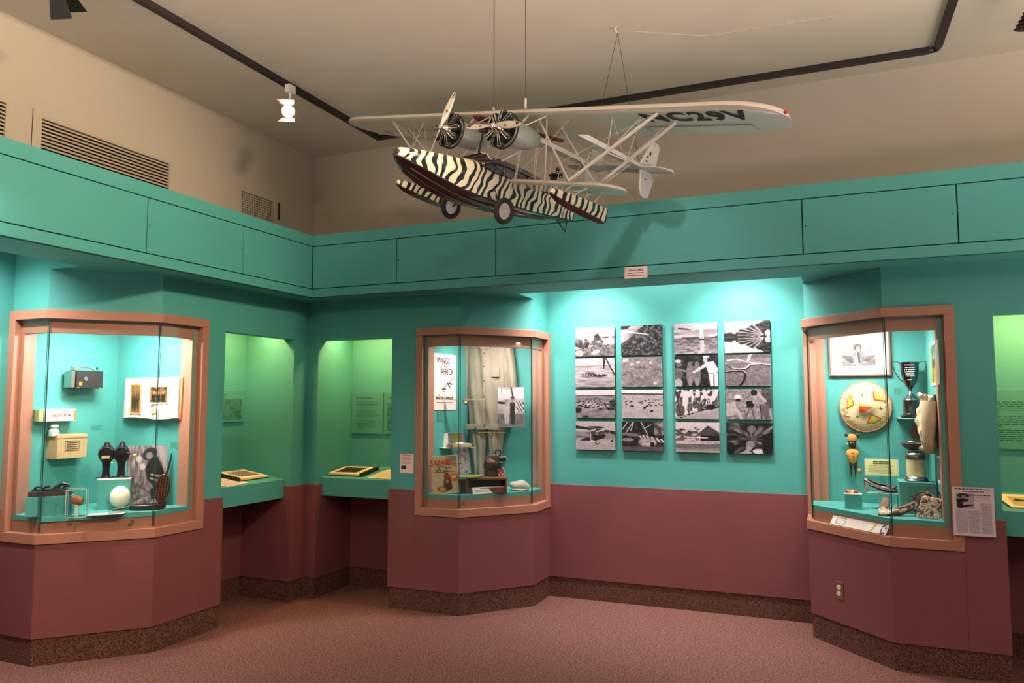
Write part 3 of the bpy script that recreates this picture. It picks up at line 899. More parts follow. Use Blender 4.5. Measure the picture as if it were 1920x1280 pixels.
def g_peaks(u, v):
    sky = 0.80 + 0.12 * vnoise(u, v, 3, 10, 5) - 0.25 * sstep(0.72, 0.58, v)
    r = fbm(u, v, 14, 10, 8, 3); snow = 0.88 + 0.1 * (vnoise(u, v, 9, 7, 4) - .5)
    ridge = 0.60 - 0.10 * np.abs(u - .6) + 0.04 * vnoise(u, v, 9, 1, 2)
    g = pk(sky, snow, (v < ridge).astype(float))
    g = pk(g, 0.06 + 0.75 * np.clip(r - .12, 0, 1), np.clip(poly(u, v, [(0, .55), (.3, .6), (.38, .45), (.3, .2), (0, .35)]) + poly(u, v, [(.36, .35), (.5, .72), (.58, .80), (.66, .62), (.74, .45), (.62, .25)]) + poly(u, v, [(.66, .66), (1, .68), (1, .62), (.7, .62)]), 0, 1) * (r < .70))
    g = pk(g, 0.2 + 0.55 * fbm(u, v, 24, 16, 4), (v < 0.22 + 0.18 * u + .05 * r).astype(float))
    g = pk(g, 0.75, ell(u, v, .1, .12, .12, .1)); g = pk(g, .8, ell(u, v, .52, .13, .12, .07, ang=.5))
    return g


def g_forest(u, v):
    f = fbm(u, v, 26, 20, 21, 2); g = 0.08 + 0.75 * np.clip(f - .25, 0, 1)
    sh = poly(u, v, [(0, 1), (.55, 1), (.38, .8), (.2, .55), (0, .38)]); g = pk(g, 0.45 + .35 * vnoise(u, v, 3, 3, 9), sh)
    g = pk(g, .15, poly(u, v, [(0, 1), (.25, 1), (.15, .88), (0, .86)]))
    g = pk(g, .93, seg(u, v, 0, .84, .68, .68, .03, .008)); g = pk(g, .85, seg(u, v, 0, .68, .1, .8, .03, .01))
    return g


def g_dhow(u, v):
    g = 0.55 + 0.45 * (vnoise(u, v, 3, 12, 31) - .5) + .2 * v
    g = pk(g, .30 + .35 * vnoise(u, v, 12, 26, 32) + .15 * sstep(.45, 0, v), (v < .5).astype(float))
    g = pk(g, .25, seg(u, v, .2, .52, .6, .51, .02)); g = pk(g, .2, poly(u, v, [(.84, .5), (1, .58), (1, .5)]))
    g = pk(g, .22, seg(u, v, .12, .84, .38, .80, .025)); g = pk(g, .75, seg(u, v, .35, .82, .75, .80, .02))
    g = pk(g, .92, poly(u, v, [(.59, .5), (.69, .5), (.66, .86), (.61, .86)])); g = pk(g, .8, poly(u, v, [(.60, .44), (.69, .44), (.70, .05), (.60, .05)]) * .8)
    g = pk(g, .08, ell(u, v, .64, .47, .07, .025)); return g


def g_palms(u, v):
    y = np.abs(v - .5) * 2; n = fbm(u, y, 16, 12, 41); g = .92 + 0 * u
    tree = ((y < .25 + 1.1 * np.clip(u - .18, 0, 1) + .25 * (n - .5)) & (u > .25)) | ((y < .35 * vnoise(u, v, 8, 1, 3) + .1) & (u <= .25))
    g = pk(g, .06 + .6 * np.clip(n - .3, 0, 1), tree.astype(float))
    for k in range(7):
        a = 2.0 + k * .28; g = pk(g, .72, seg(u, y, .86, .1, .86 + .55 * math.cos(a), .1 + .75 * math.sin(a), .012, .03) * .8)
    g = pk(g, .85, ell(u, y, .96, .2, .07, .2)); g = pk(g, .35, seg(u, v, 0, .5, .3, .5, .012)); return g


def g_wingplain(u, v):
    g = .86 - .1 * vnoise(u, v, 3, 9, 51); g = pk(g, .62 + .3 * vnoise(u, v, 6, 22, 52) - .12 * sstep(.5, .0, v), (v < .73).astype(float))
    g = pk(g, .3, seg(u, v, 0, .73, 1, .73, .008))
    h = fbm(u, v, 30, 26, 53); g = pk(g, .08 + .4 * h, ell(u, v, .34, .43, .17, .09, .5) * (h > .38)); g = pk(g, .15, ell(u, v, .6, .40, .2, .055, .4) * (h > .35))
    g = pk(g, .25, poly(u, v, [(.70, 1), (.78, 1), (.74, .62), (.71, .62)])); g = pk(g, .92, poly(u, v, [(.78, 1), (.84, 1), (1, .55), (1, .42)]))
    g = pk(g, .12, seg(u, v, .78, .98, 1, .42, .018)); return g


def g_flock(u, v):
    g = .56 + .3 * (fbm(u, v, 12, 10, 61) - .5) + .15 * (vnoise(u, v, 40, 30, 62) - .5)
    for x, y in ((.07, .88), (.26, .75), (.42, .82), (.72, .80), (.82, .12), (.14, .9)): g = pk(g, .9, ell(u, v, x, y, .035, .04, .6))
    for x, y in ((.4, .64), (.5, .62), (.6, .63), (.18, .5), (.3, .52), (.38, .46), (.9, .55), (.1, .42), (.5, .66)):
        g = pk(g, .25, seg(u, v, x - .04, y + .03, x, y, .008)); g = pk(g, .25, seg(u, v, x, y, x + .06, y - .01, .008))
    return g


def g_hands(u, v):
    g = .12 + .45 * np.clip(fbm(u, v, 16, 14, 71) - .35, 0, 1)
    for x, s_ in ((.36, .8), (.52, .82)):
        g = pk(g, .35 + .3 * fbm(u, v, 20, 16, 72), ell(u, v, x, .4, .09, .36)); g = pk(g, .5, ell(u, v, x, .72, .05, .09)); g = pk(g, .6, ell(u, v, x, .15, .05, .14))
    g = pk(g, .42, poly(u, v, [(0, .62), (.14, .60), (.2, .4), (.14, .22), (0, .2)])); g = pk(g, .72, ell(u, v, .08, .08, .1, .18)); g = pk(g, .45, ell(u, v, .1, .72, .07, .08)); g = pk(g, .8, ell(u, v, .08, .83, .08, .05))
    g = pk(g, .5, seg(u, v, .1, .55, .42, .46, .04, .025))
    g = pk(g, .93, poly(u, v, [(.70, .78), (.90, .80), (1, .55), (.97, .42), (.78, .42)])); g = pk(g, .95, poly(u, v, [(.78, .42), (.99, .42), (1, 0), (.82, 0)]))
    g = pk(g, .15, seg(u, v, .9, .38, .9, 0, .012)); g = pk(g, .9, seg(u, v, .74, .70, .44, .46, .05, .025)); g = pk(g, .35, seg(u, v, .80, .42, .98, .43, .01))
    g = pk(g, .78, ell(u, v, .71, .86, .05, .08)); g = pk(g, .92, ell(u, v, .73, .95, .07, .05)); g = pk(g, .2, seg(u, v, .68, .92, .8, .90, .008)); return g


def g_river(u, v):
    g = .5 + .22 * (fbm(u, v, 30, 26, 81) - .5) + .12 * sstep(.6, 1, v); g = pk(g, .35, (v > .88).astype(float) * .6)
    P = [(0, .72), (.14, .58), (.3, .54), (.45, .56), (.55, .68), (.78, .70), (1, .66)]
    Q = [(.05, .82), (.25, .86), (.45, .78), (.6, .74), (.8, .72)]
    for L_, w_, c_ in ((P, .018, .9), ([(x + .02, y - .025) for x, y in P], .014, .1), (Q, .014, .85), ([(0, .45), (.2, .48), (.38, .46), (.45, .40), (.42, .2), (.32, 0)], .025, .12), ([(0, .47), (.2, .50), (.4, .485), (.48, .40)], .010, .75)):
        for a, b in zip(L_[:-1], L_[1:]): g = pk(g, c_, seg(u, v, *a, *b, w_))
    g = pk(g, .92, seg(u, v, .56, 1, .5, .78, .03, .02)); return g


def herd(u, v, seed, n, dark, ymin, ymax, xs=(0, 1), size=.02):
    r = random.Random(seed); m = 0 * u
    for i in range(n):
        y = ymin + (ymax - ymin) * r.random(); x = xs[0] + (xs[1] - xs[0]) * r.random(); s_ = size * (.35 + 1.3 * (ymax - y) / (ymax - ymin))
        m = np.maximum(m, ell(u, v, x, y, s_, s_ * .75, .4))
    return m


def g_herd(u, v):
    g = .9 + 0 * u; g = pk(g, .42 + .3 * fbm(u, v, 10, 22, 91), (v < .82).astype(float)); g = pk(g, .25, seg(u, v, 0, .82, 1, .80, .012))
    g = pk(g, .78, ell(u, v, .3, .45, .3, .12, .6) * .5)
    g = pk(g, .1, herd(u, v, 3, 95, .1, .32, .74, (0.05, 1), .026)); g = pk(g, .85, herd(u, v, 4, 40, .1, .4, .62, (.25, .85), .018))
    g = pk(g, .2, ell(u, v, .97, .5, .12, .16, .3) * .7); g = pk(g, .15, ell(u, v, .04, .28, .1, .1, .3)); g = pk(g, .08, ell(u, v, .25, .05, .08, .04)); return g


def g_herd2(u, v):
    g = .95 + 0 * u; g = pk(g, .74 + .12 * (fbm(u, v, 8, 16, 95) - .5), (v < .84).astype(float)); g = pk(g, .3, seg(u, v, 0, .86, 1, .84, .025))
    g = pk(g, .1, herd(u, v, 7, 60, .1, .55, .80, (0, 1), .012)); g = pk(g, .08, herd(u, v, 8, 14, .1, .42, .62, (0, 1), .020))
    g = pk(g, .06, ell(u, v, .56, .37, .035, .05, ang=-.6)); g = pk(g, .06, ell(u, v, .73, .26, .035, .05, ang=-.6)); return g


def g_camp(u, v):
    g = .3 + .6 * (fbm(u, v, 18, 6, 101) > .5); g = pk(g, .85, seg(u, v, .3, .88, 1, .98, .014)); g = pk(g, .7, (v < .35 - .0 * u).astype(float) * (v < .05 + .35 * u))
    g = pk(g, .9, ell(u, v, .24, .62, .07, .34)); g = pk(g, .75, seg(u, v, .1, .05, 1, .34, .03))
    for i in range(7): g = pk(g, .1, ell(u, v, .14 + i * .085, .05 + i * .045, .04, .022))
    for x, y in ((.06, .3), (.16, .3), (.34, .42), (.46, .5), (.56, .42), (.1, .45)):
        g = pk(g, .12 + .5 * fbm(u, v, 40, 30, 102), ell(u, v, x, y, .06, .16)); g = pk(g, .55, ell(u, v, x, y + .12, .028, .04))
    g = pk(g, .1, ell(u, v, .68, .52, .075, .15) - ell(u, v, .68, .52, .055, .11)); g = pk(g, .1, ell(u, v, .82, .4, .1, .09)); g = pk(g, .45, ell(u, v, .95, .53, .05, .08))
    return g


def g_filming(u, v):
    g = .5 + .5 * (fbm(u, v, 24, 20, 111) - .5) + .1; g = pk(g, .1 + .4 * fbm(u, v, 30, 26, 112), ((u > .78) & (v > .35)).astype(float) * .8)
    g = pk(g, .75, poly(u, v, [(.02, .5), (.2, .6), (.24, .3), (.15, .1), (0, .1)])); g = pk(g, .8, seg(u, v, .22, .35, .34, .03, .03)); g = pk(g, .95, ell(u, v, .26, .73, .07, .08)); g = pk(g, .12, ell(u, v, .27, .64, .06, .045))
    g = pk(g, .07, poly(u, v, [(.44, .60), (.62, .60), (.60, .38), (.46, .38)])); g = pk(g, .3, seg(u, v, .52, .42, .42, 0, .01)); g = pk(g, .3, seg(u, v, .55, .42, .62, 0, .01))
    g = pk(g, .6, poly(u, v, [(.66, .78), (.8, .78), (.86, .5), (.72, .48)])); g = pk(g, .42, poly(u, v, [(.74, .5), (.88, .5), (.94, .2), (.96, 0), (.84, 0), (.78, .2)])); g = pk(g, .75, seg(u, v, .68, .9, .86, .6, .035)); g = pk(g, .12, ell(u, v, .62, .88, .07, .1)); g = pk(g, .1, seg(u, v, .74, .45, .78, .02, .012))
    g = pk(g, .7, seg(u, v, .66, .75, .6, .55, .03)); return g


def g_plane(u, v):
    g = .78 + 0 * u; g = pk(g, .68 + .1 * fbm(u, v, 10, 20, 121), (v < .38).astype(float)); g = pk(g, .5 + .2 * fbm(u, v, 20, 10, 122), ((v < .64) & (v > .38)).astype(float))
    g = pk(g, .2, poly(u, v, [(0, .86), (1, .66), (1, .54), (.6, .66), (0, .74)])); g = pk(g, .2, ell(u, v, .5, .79, .22, .04, .3)); g = pk(g, .7, seg(u, v, .05, .84, .7, .71, .006))
    for x in (.42, .64): g = pk(g, .1 + .5 * fbm(u, v, 40, 40, 123), ell(u, v, x, .62, .1, .12)); g = pk(g, .88, seg(u, v, x - .1, .64, x + .08, .71, .018))
    g = pk(g, .14, poly(u, v, [(.08, .32), (.45, .52), (.8, .54), (.72, .42), (.5, .32)])); g = pk(g, .6, seg(u, v, .76, .5, .86, .64, .01)); g = pk(g, .45, seg(u, v, 0, .47, .45, .43, .02))
    g = pk(g, .85, seg(u, v, .37, .6, .38, .36, .010)); g = pk(g, .85, ell(u, v, .41, .3, .05, .05)); g = pk(g, .2, ell(u, v, .54, .24, .05, .06)); g = pk(g, .8, ell(u, v, .55, .26, .035, .035)); g = pk(g, .2, ell(u, v, .92, .32, .03, .05)); return g


def g_camp2(u, v):
    g = .08 + .5 * np.clip(fbm(u, v, 14, 10, 131) - .3, 0, 1); g = pk(g, .85 * fbm(u, v, 10, 8, 133) + .1, ((v > .55) & (u > .78)).astype(float) * .8)
    for a in ((0, .72, .14, 1), (.08, .60, .28, 1), (.46, 1, .62, .58), (.22, .7, .28, 1), (.55, .78, .7, .9)): g = pk(g, .8, seg(u, v, *a, .012))
    g = pk(g, .5, poly(u, v, [(0, .62), (.3, .62), (.5, .5), (.2, .5), (0, .54)])); z = (np.sin((u * 1.0 + v * .6) * 70) > 0).astype(float)
    g = pk(g, .08 + .85 * z, poly(u, v, [(.38, .48), (.5, .56), (1, .40), (1, .28), (.62, .38)])); g = pk(g, .6, ell(u, v, .62, .3, .22, .17)); g = pk(g, .5 + .4 * fbm(u, v, 16, 12, 132), ell(u, v, .62, .3, .2, .14))
    g = pk(g, .06, ell(u, v, .73, .22, .055, .09)); g = pk(g, .9, seg(u, v, .52, .24, .66, .24, .03)); g = pk(g, .6, ell(u, v, .14, .38, .15, .06)); g = pk(g, .3 + .2 * fbm(u, v, 10, 10, 3), (v < .15).astype(float)); return g


def g_village(u, v):
    g = .78 + .1 * v; g = pk(g, .2 + .4 * fbm(u, v, 18, 16, 141), ((v < .62 + .2 * vnoise(u, v, 7, 1, 142)) & (v > .38) & (u < .5)).astype(float) * (fbm(u, v, 14, 12, 5) > .42))
    for x, y, r_ in ((.05, .72, .05), (.15, .74, .07), (.5, .80, .07), (.32, .7, .05)): g = pk(g, .2, ell(u, v, x, y, r_, .05, .5) * (fbm(u, v, 30, 24, 6) > .4)); g = pk(g, .25, seg(u, v, x, y, x + .02, .4, .006))
    g = pk(g, .25 + .15 * fbm(u, v, 30, 30, 143), poly(u, v, [(.46, .56), (.74, .90), (1, .66), (1, .54)])); g = pk(g, .1, poly(u, v, [(.56, .56), (1, .56), (1, .38), (.56, .38)]))
    g = pk(g, .9, seg(u, v, .2, .51, .72, .49, .018)); g = pk(g, .85, seg(u, v, .28, .42, .4, .44, .035)); g = pk(g, .8, seg(u, v, .02, .34, .45, .30, .018)); g = pk(g, .65, seg(u, v, .3, .36, 1, .31, .02) * (fbm(u, v, 50, 8, 7) > .45))
    g = pk(g, .48 + .25 * sstep(.2, 0, v) + .1 * (vnoise(u, v, 5, 20, 144) - .5), (v < .28).astype(float)); return g


def g_stream(u, v):
    th = np.arctan2(v - .45, u - .55); r = np.hypot(u - .55, v - .45); n = vnoise(np.clip((th + PI) / 6.4, 0, 1), np.clip(r, 0, 1), 46, 5, 151)
    g = .08 + .75 * np.clip(n - .25, 0, 1) * (fbm(u, v, 5, 5, 152) > .3); g = pk(g, .55, ell(u, v, .55, .8, .1, .12) * .8)
    g = pk(g, .6, ell(u, v, .52, .3, .1, .12)); g = pk(g, .7, ell(u, v, .48, .17, .07, .08)); g = pk(g, .92, ell(u, v, .68, .08, .12, .08)); g = pk(g, .75, poly(u, v, [(.3, .02), (.45, .14), (.55, .02), (.5, 0), (.25, 0)]))
    g = pk(g, .08, ell(u, v, .88, .25, .12, .3)); g = pk(g, .06, ell(u, v, .08, .15, .1, .2)); return g


photos = [
    [('rocky peaks and snowfields', g_peaks), ('aerial forest with a white aircraft wing', g_forest), ('sailing boat with a white sail and its reflection', g_dhow), ('palms mirrored in a calm lake', g_palms)],
    [('animal herd on a plain under an aircraft strut', g_wingplain), ('pale grey plain seen from the air with tiny animals', g_flock), ('man in a pale sun hat shaking hands with a group', g_hands), ('river bends winding over a plain from the air', g_river)],
    [('dense herd spread over a plain', g_herd), ('scattered dark animals on a bright plain', g_herd2), ('people seated beside a long row of bowls', g_camp), ('two people filming with a box camera on a tripod', g_filming)],
    [('moored seaplane with two engines', g_plane), ('camp with poles and a striped hull', g_camp2), ('lakeside hut with a thatched gable', g_village), ('rocky stream among palm leaves', g_stream)]]
XS = (-1.925, -1.545, -1.125, -0.748)
ZS = (1.921, 1.673, 1.427, 1.176)
ZH = (0.234, 0.233, 0.223, 0.225)
rown = ('top', 'second', 'third', 'bottom')
for r_, row in enumerate(photos):
    for c_, (nm, fn) in enumerate(row):
        h_ = ZH[r_]
        t = thing('mounted_photograph', 'photograph of %s, %s row' % (nm, rown[r_]), 'photograph',
                  (XS[c_] + 0.163, 5.863, ZS[r_]), 0, 'black and white photographs on the bright teal wall')
        bx(-0.163, 0.163, 0.0, 0.021, 0, h_).build('backing_board', 'ink', t)
        picture('print', 0.326, h_, fn, t, y=-0.0006, nx=112, ny=78)

# ================================================================== CASE 1 : camera, boxes, film winders, egg, waffle iron
# box camera on the left panel
t = thing('box_camera', 'black leather folding box camera with carrying strap on the case wall', 'camera', (-4.64, 3.59, 1.645), 90)
MB().box(-0.098, 0.098, -0.045, 0.04, 0, 0.118).build('body', 'black', t, bevel=0.003)
bx(-0.13, -0.10, -0.035, 0.035, 0.004, 0.112).build('rear_back', 'steel', t, bevel=0.002)
MB().lathe([(0.0001, 0), (0.013, 0), (0.014, -0.004), (0.010, -0.005), (0.0001, -0.003)], (-0.033, -0.045, 0.062), 18, 'y').build('lens_ring', 'steel', t, recalc=True)
MB().tube([(-0.085, -0.01, 0.118), (-0.075, -0.01, 0.134), (-0.03, -0.01, 0.141), (0.02, -0.01, 0.138), (0.06, -0.01, 0.122)], 0.0035, 8).build('handle', 'leather', t)
m2 = MB(); m2.box(-0.108, -0.092, -0.012, 0.0, 0.118, 0.122); m2.box(-0.108, -0.092, -0.012, 0.0, 0.142, 0.146); m2.box(-0.108, -0.104, -0.012, 0, 0.118, 0.146); m2.box(-0.096, -0.092, -0.012, 0, 0.118, 0.146)
m2.build('viewfinder', 'steel', t)
MB().sphere((0.085, 0, 0.138), 0.007, 0.007, 0.012, 10, 8).build('release_knob', 'black', t)
m2 = MB(); m2.box(-0.082, -0.058, -0.0465, -0.045, 0.018, 0.044); m2.box(-0.092, -0.078, -0.0465, -0.045, 0.0, 0.008); m2.box(0.072, 0.086, -0.0465, -0.045, 0.0, 0.008)
m2.build('brass_plate', 'brass', t, recalc=False)
# film boxes
t = thing('film_box', 'worn narrow film box with red lettering above the tan carton', 'box', (-4.675, 3.43, 1.430), 90)
MB().box(-0.102, 0.102, -0.035, 0.033, 0, 0.077).build('carton', 'boxwhite', t, bevel=0.0015)
bx(-0.15, -0.102, -0.03, 0.033, 0.001, 0.075).build('end_flap', 'olive', t)
m2 = MB(); m2.box(0.088, 0.102, -0.0358, -0.035, 0.004, 0.074); m2.build('orange_band', 'orange', t)
m2 = MB()
for k, (a, b) in enumerate([(-0.075, 0.075)]):
    m2.tube([(0.072 * math.cos(q * PI / 12), -0.0355, 0.038 + 0.03 * math.sin(q * PI / 12)) for q in range(25)], 0.0012, 4)
m2.build('label_outline', 'greyink', t)
text('lettering', 'AESAO FILM', 0.023, 'red', t, (0.0, -0.0358, 0.037), bold=0.0003)
t = thing('carton', 'tan cardboard carton with a printed label on the case wall', 'box', (-4.655, 3.487, 1.188), 90)
MB().box(-0.106, 0.106, -0.055, 0.05, 0, 0.155).build('carton_body', 'kraft', t, bevel=0.003)
bx(-0.106, 0.106, -0.0562, -0.055, 0.13, 0.133).build('lid_seam', 'leather', t)
m2 = MB()
for a in ((-0.052, 0.048, 0.050, 0.0525), (-0.052, 0.048, 0.1105, 0.113), (-0.052, -0.050, 0.05, 0.113), (0.046, 0.048, 0.05, 0.113)): m2.box(a[0], a[1], -0.0566, -0.055, a[2], a[3])
m2.build('label_border', 'ink', t, recalc=False)
lines('label_text', -0.042, 0.04, 0.055, 0.107, 4, 'ink', t, y=-0.0564, th=0.35, seed=31, ragged=0.1)
# glass jar behind
t = thing('glass_jar', 'small clear glass jar below the film box', 'jar', (-4.66, 3.395, 1.338), 0)
MB().lathe([(0.001, 0), (0.026, 0), (0.03, 0.006), (0.03, 0.032), (0.02, 0.044), (0.018, 0.05), (0.026, 0.052), (0.026, 0.068), (0.001, 0.070)]).build('jar_body', 'glassshine', t, smooth=0.6)
bx(-0.028, 0.04, -0.03, 0.03, -0.003, -0.0005).build('acrylic_ledge', 'glassshine', t)
# risers
t = thing('display_riser', 'teal display block under the two black film winders', 'display block', (-4.355, 3.62, 0.865), 45)
MB().box(-0.095, 0.095, -0.09, 0.075, 0, 0.190).build('block', 'teal', t, bevel=0.001)
bx(-0.10, 0.095, -0.09, 0.075, 0.190, 0.194).build('top_plate', 'white', t)
t = thing('display_riser', 'low teal display block under the small black machine', 'display block', (-4.43, 3.245, 0.865), 45)
MB().box(-0.135, 0.11, -0.055, 0.06, 0, 0.118).build('block', 'teal', t, bevel=0.001)


def winder(label, loc, rot, plate, crank):
    t = thing('film_winder', label, 'film winder', loc, rot)
    m2 = MB(); m2.sm = True
    secs = [(0.0, 0.030, 0.026), (0.02, 0.024, 0.020), (0.06, 0.022, 0.018), (0.10, 0.026, 0.02), (0.125, 0.044, 0.026), (0.15, 0.052, 0.030), (0.175, 0.050, 0.030), (0.20, 0.034, 0.024), (0.212, 0.02, 0.018), (0.225, 0.019, 0.017), (0.236, 0.008, 0.01)]
    m2.loft([[(a * math.cos(k * PI / 10), b * math.sin(k * PI / 10), z) for k in range(20)] for z, a, b in secs])
    m2.build('column', 'gloss_black', t, smooth=0.9)
    MB().lathe([(0.001, -0.022), (0.044, -0.022), (0.047, -0.034), (0.040, -0.042), (0.015, -0.044), (0.001, -0.048)], (0, 0, 0.158), 24, 'y').build('gear_housing', 'gloss_black', t, smooth=0.7)
    m3 = MB(); m3.prism([(-0.055, -0.035), (0.055, -0.035), (0.05, 0.035), (-0.05, 0.035)], -0.0005, 0.005); m3.build('foot_plate', 'black', t)
    if plate: bx(-0.024, 0.024, -0.050, -0.044, 0.128, 0.146).build('name_plate', 'kraft', t, bevel=0.001)
    if crank:
        MB().tube([(0.03, -0.05, 0.165), (0.055, -0.055, 0.158), (0.072, -0.06, 0.152)], 0.004, 8).build('crank', 'black', t)
        MB().sphere((0.082, -0.062, 0.147), 0.013, 0.012, 0.010, 12, 8).build('crank_knob', 'yellow', t)
    else:
        MB().sphere((0.038, -0.045, 0.10), 0.006, 0.006, 0.006, 10, 6).build('crank_knob', 'yellow', t)
    return t


winder('black lacquered film winder with a tan name plate, the left one on the block', (-4.410, 3.590, 1.0592), 45, True, False)
winder('black lacquered film winder with a yellow crank knob, the right one on the block', (-4.345, 3.650, 1.0592), 45, False, True)
# ostrich egg
t = thing('ostrich_egg', 'large ivory ostrich egg on a small clear stand', 'egg', (-4.245, 3.566, 0.866), 45)
m2 = MB(); m2.sm = True; m2.sphere((0, 0, 0.080), 0.060, 0.060, 0.070, 32, 20); m2.build('shell', 'ivory', t, smooth=3)
MB().lathe([(0.018, 0), (0.022, 0), (0.018, 0.014), (0.015, 0.014)], n=20).build('stand_ring', 'glassshine', t)
# waffle iron
t = thing('waffle_iron', 'open dark cast-iron waffle iron in front of the photograph', 'waffle iron', (-4.085, 3.640, 0.866), 45)
m2 = MB(); m2.lathe([(0.001, 0), (0.095, 0), (0.108, 0.008), (0.110, 0.030), (0.098, 0.034), (0.095, 0.026), (0.001, 0.026)], (0, 0, 0), 32, sy=0.42); m2.build('lower_plate', 'iron', t, smooth=0.6)
MB().tube([(-0.10, -0.01, 0.022), (-0.135, -0.015, 0.018), (-0.20, -0.02, 0.010)], [0.008, 0.008, 0.006], 10).build('lower_handle', 'iron', t)
g_ = MB()
for i in range(-4, 5):
    g_.box(i * 0.02 - 0.002, i * 0.02 + 0.002, -0.034, 0.034, 0.026, 0.032)
for i in range(-1, 2): g_.box(-0.085, 0.085, i * 0.02 - 0.002, i * 0.02 + 0.002, 0.026, 0.032)
g_.build('lower_grid', 'iron', t)
m2 = MB(); m2.lathe([(0.001, 0), (0.068, 0), (0.072, 0.004), (0.072, 0.016), (0.066, 0.018), (0.001, 0.018)], (0, 0, 0), 32, 'y', 0.62, 1.32)
o = m2.build('upper_plate', 'iron', t, smooth=0.6); o.location = (0.082, 0.012, 0.128); o.rotation_euler = (0.0, 0.10, -0.15)
m2 = MB()
for i in range(-2, 3):
    m2.box(i * 0.016 - 0.0015, i * 0.016 + 0.0015, -0.006, 0.0, -0.085, 0.085)
for i in range(-6, 7): m2.box(-0.040, 0.040, -0.006, 0.0, i * 0.0135 - 0.0015, i * 0.0135 + 0.0015)
o2 = m2.build('upper_grid', 'leather', t); o2.location = (0.082, 0.012, 0.128); o2.rotation_euler = (0, 0.10, -0.15)
MB().tube([(0.10, 0.018, 0.215), (0.112, 0.02, 0.25), (0.125, 0.022, 0.31), (0.13, 0.022, 0.352)], [0.007, 0.007, 0.006, 0.004], 10).build('upper_handle', 'iron', t)
MB().box(0.085, 0.11, -0.01, 0.02, 0.028, 0.05).build('hinge', 'iron', t, bevel=0.003)


def g_gatherer(u, v):
    g = .62 + .45 * (vnoise(u, v, 24, 7, 201) - .5) - .1 * (v < .5)
    g = pk(g, .82, poly(u, v, [(.66, 1), (1, 1), (1, .6), (.85, .75)]) * .7)
    for i in range(46):
        r = random.Random(i); x = r.uniform(.03, .95); y = r.uniform(.02, .38) * (1 - .35 * abs(x - .3)); s_ = r.uniform(.05, .075)
        g = pk(g, .35 + .5 * (.4 - y) * 1.6 + .2 * ell(u, v, x - .01, y + .015, s_ * .6, s_ * .5, .6), ell(u, v, x, y, s_, s_ * .75, .12))
    g = pk(g, .14, poly(u, v, [(.55, .78), (.75, .82), (.92, .6), (.95, .38), (.7, .3), (.5, .45), (.45, .62)])); g = pk(g, .2, poly(u, v, [(.6, .3), (.8, .3), (.85, .12), (.62, .12)]))
    g = pk(g, .22, ell(u, v, .55, .86, .19, .10, .1, .2)); g = pk(g, .62, ell(u, v, .54, .83, .09, .06)); g = pk(g, .85, seg(u, v, .6, .52, .9, .48, .014)); g = pk(g, .7, seg(u, v, .58, .46, .84, .40, .014))
    g = pk(g, .9, ell(u, v, .28, .78, .07, .055)); g = pk(g, .9, ell(u, v, .38, .65, .07, .052)); return g


t = thing('photo_print', 'photograph of a person in a hat bending over a heap of eggs', 'photograph', (-4.215, 3.742, 0.866), 45)
p_ = bx(-0.120, 0.120, 0, 0.003, 0, 0.40).build('backing_board', 'paper', t)
q_ = picture('print', 0.24, 0.40, g_gatherer, t, y=-0.0008, nx=66, ny=100)
for o in (p_, q_): o.rotation_euler = (-0.06, 0, 0)
# album on the right panel
t = thing('photo_album', 'open tan leather photo album with two sepia pictures on the case wall', 'album', (-4.32, 3.862, 1.437), 0)
m2 = MB(); m2.plate([(-0.285, 0.0), (0.255, 0.0), (0.265, 0.285), (-0.265, 0.285)], 0.0, 0.012); m2.build('cover', 'tanleather', t, bevel=0.002)
m2 = MB(); n_ = 22
top = []; bot = []
for i in range(n_ + 1):
    x = -0.262 + 0.505 * i / n_; k = (x + 0.262) / 0.505
    d_ = 0.010 + 0.022 * abs(math.sin(PI * (k * 2 if k < .5 else (k - .5) * 2))) ** 0.6
    top.append((x, -d_, 0.278 - 0.004 * math.sin(k * 9))); bot.append((x, -d_, 0.006 + 0.006 * math.sin(k * 7)))
back_t = [(x, 0.0, z) for x, y, z in top]; back_b = [(x, 0.0, z) for x, y, z in bot]
m2.loft([[a, b, c, d] for a, b, c, d in zip(bot, top, back_t, back_b)]); m2.build('pages', 'paper', t, smooth=0.7)


def g_sepia(kind):
    def f(u, v):
        g = .55 + .3 * (fbm(u, v, 6, 6, 211 + kind) - .5)
        if kind == 0:
            for i in range(4): g = pk(g, .18, ell(u, v, .2 + .2 * i, .38, .085, .3)); g = pk(g, .5, ell(u, v, .2 + .2 * i, .75, .05, .07))
        else:
            g = pk(g, .25, (fbm(u, v, 8, 8, 214) > .5) * .8)
            for i in range(3): g = pk(g, .2, ell(u, v, .22 + .28 * i, .32, .12, .33)); g = pk(g, .68, ell(u, v, .22 + .28 * i, .62, .07, .12))
        return g[..., None] * np.array((1.05, .80, .50))
    return f


for i, (x, z, w_, h_) in enumerate(((-0.125, 0.045, 0.085, 0.19), (0.088, 0.115, 0.155, 0.105))):
    bx(x - w_ / 2 - 0.008, x + w_ / 2 + 0.008, -0.035, -0.033, z - 0.012, z + h_ + 0.006).build('mount', 'tanleather' if i == 0 else 'cream', t)
    picture('sepia_print', w_, h_, g_sepia(i), t, y=-0.0358, x0=x - w_ / 2, z0=z, nx=44, ny=44)
bx(0.02, 0.075, -0.0345, -0.0335, 0.04, 0.066).build('caption_slip', 'kraft', t)
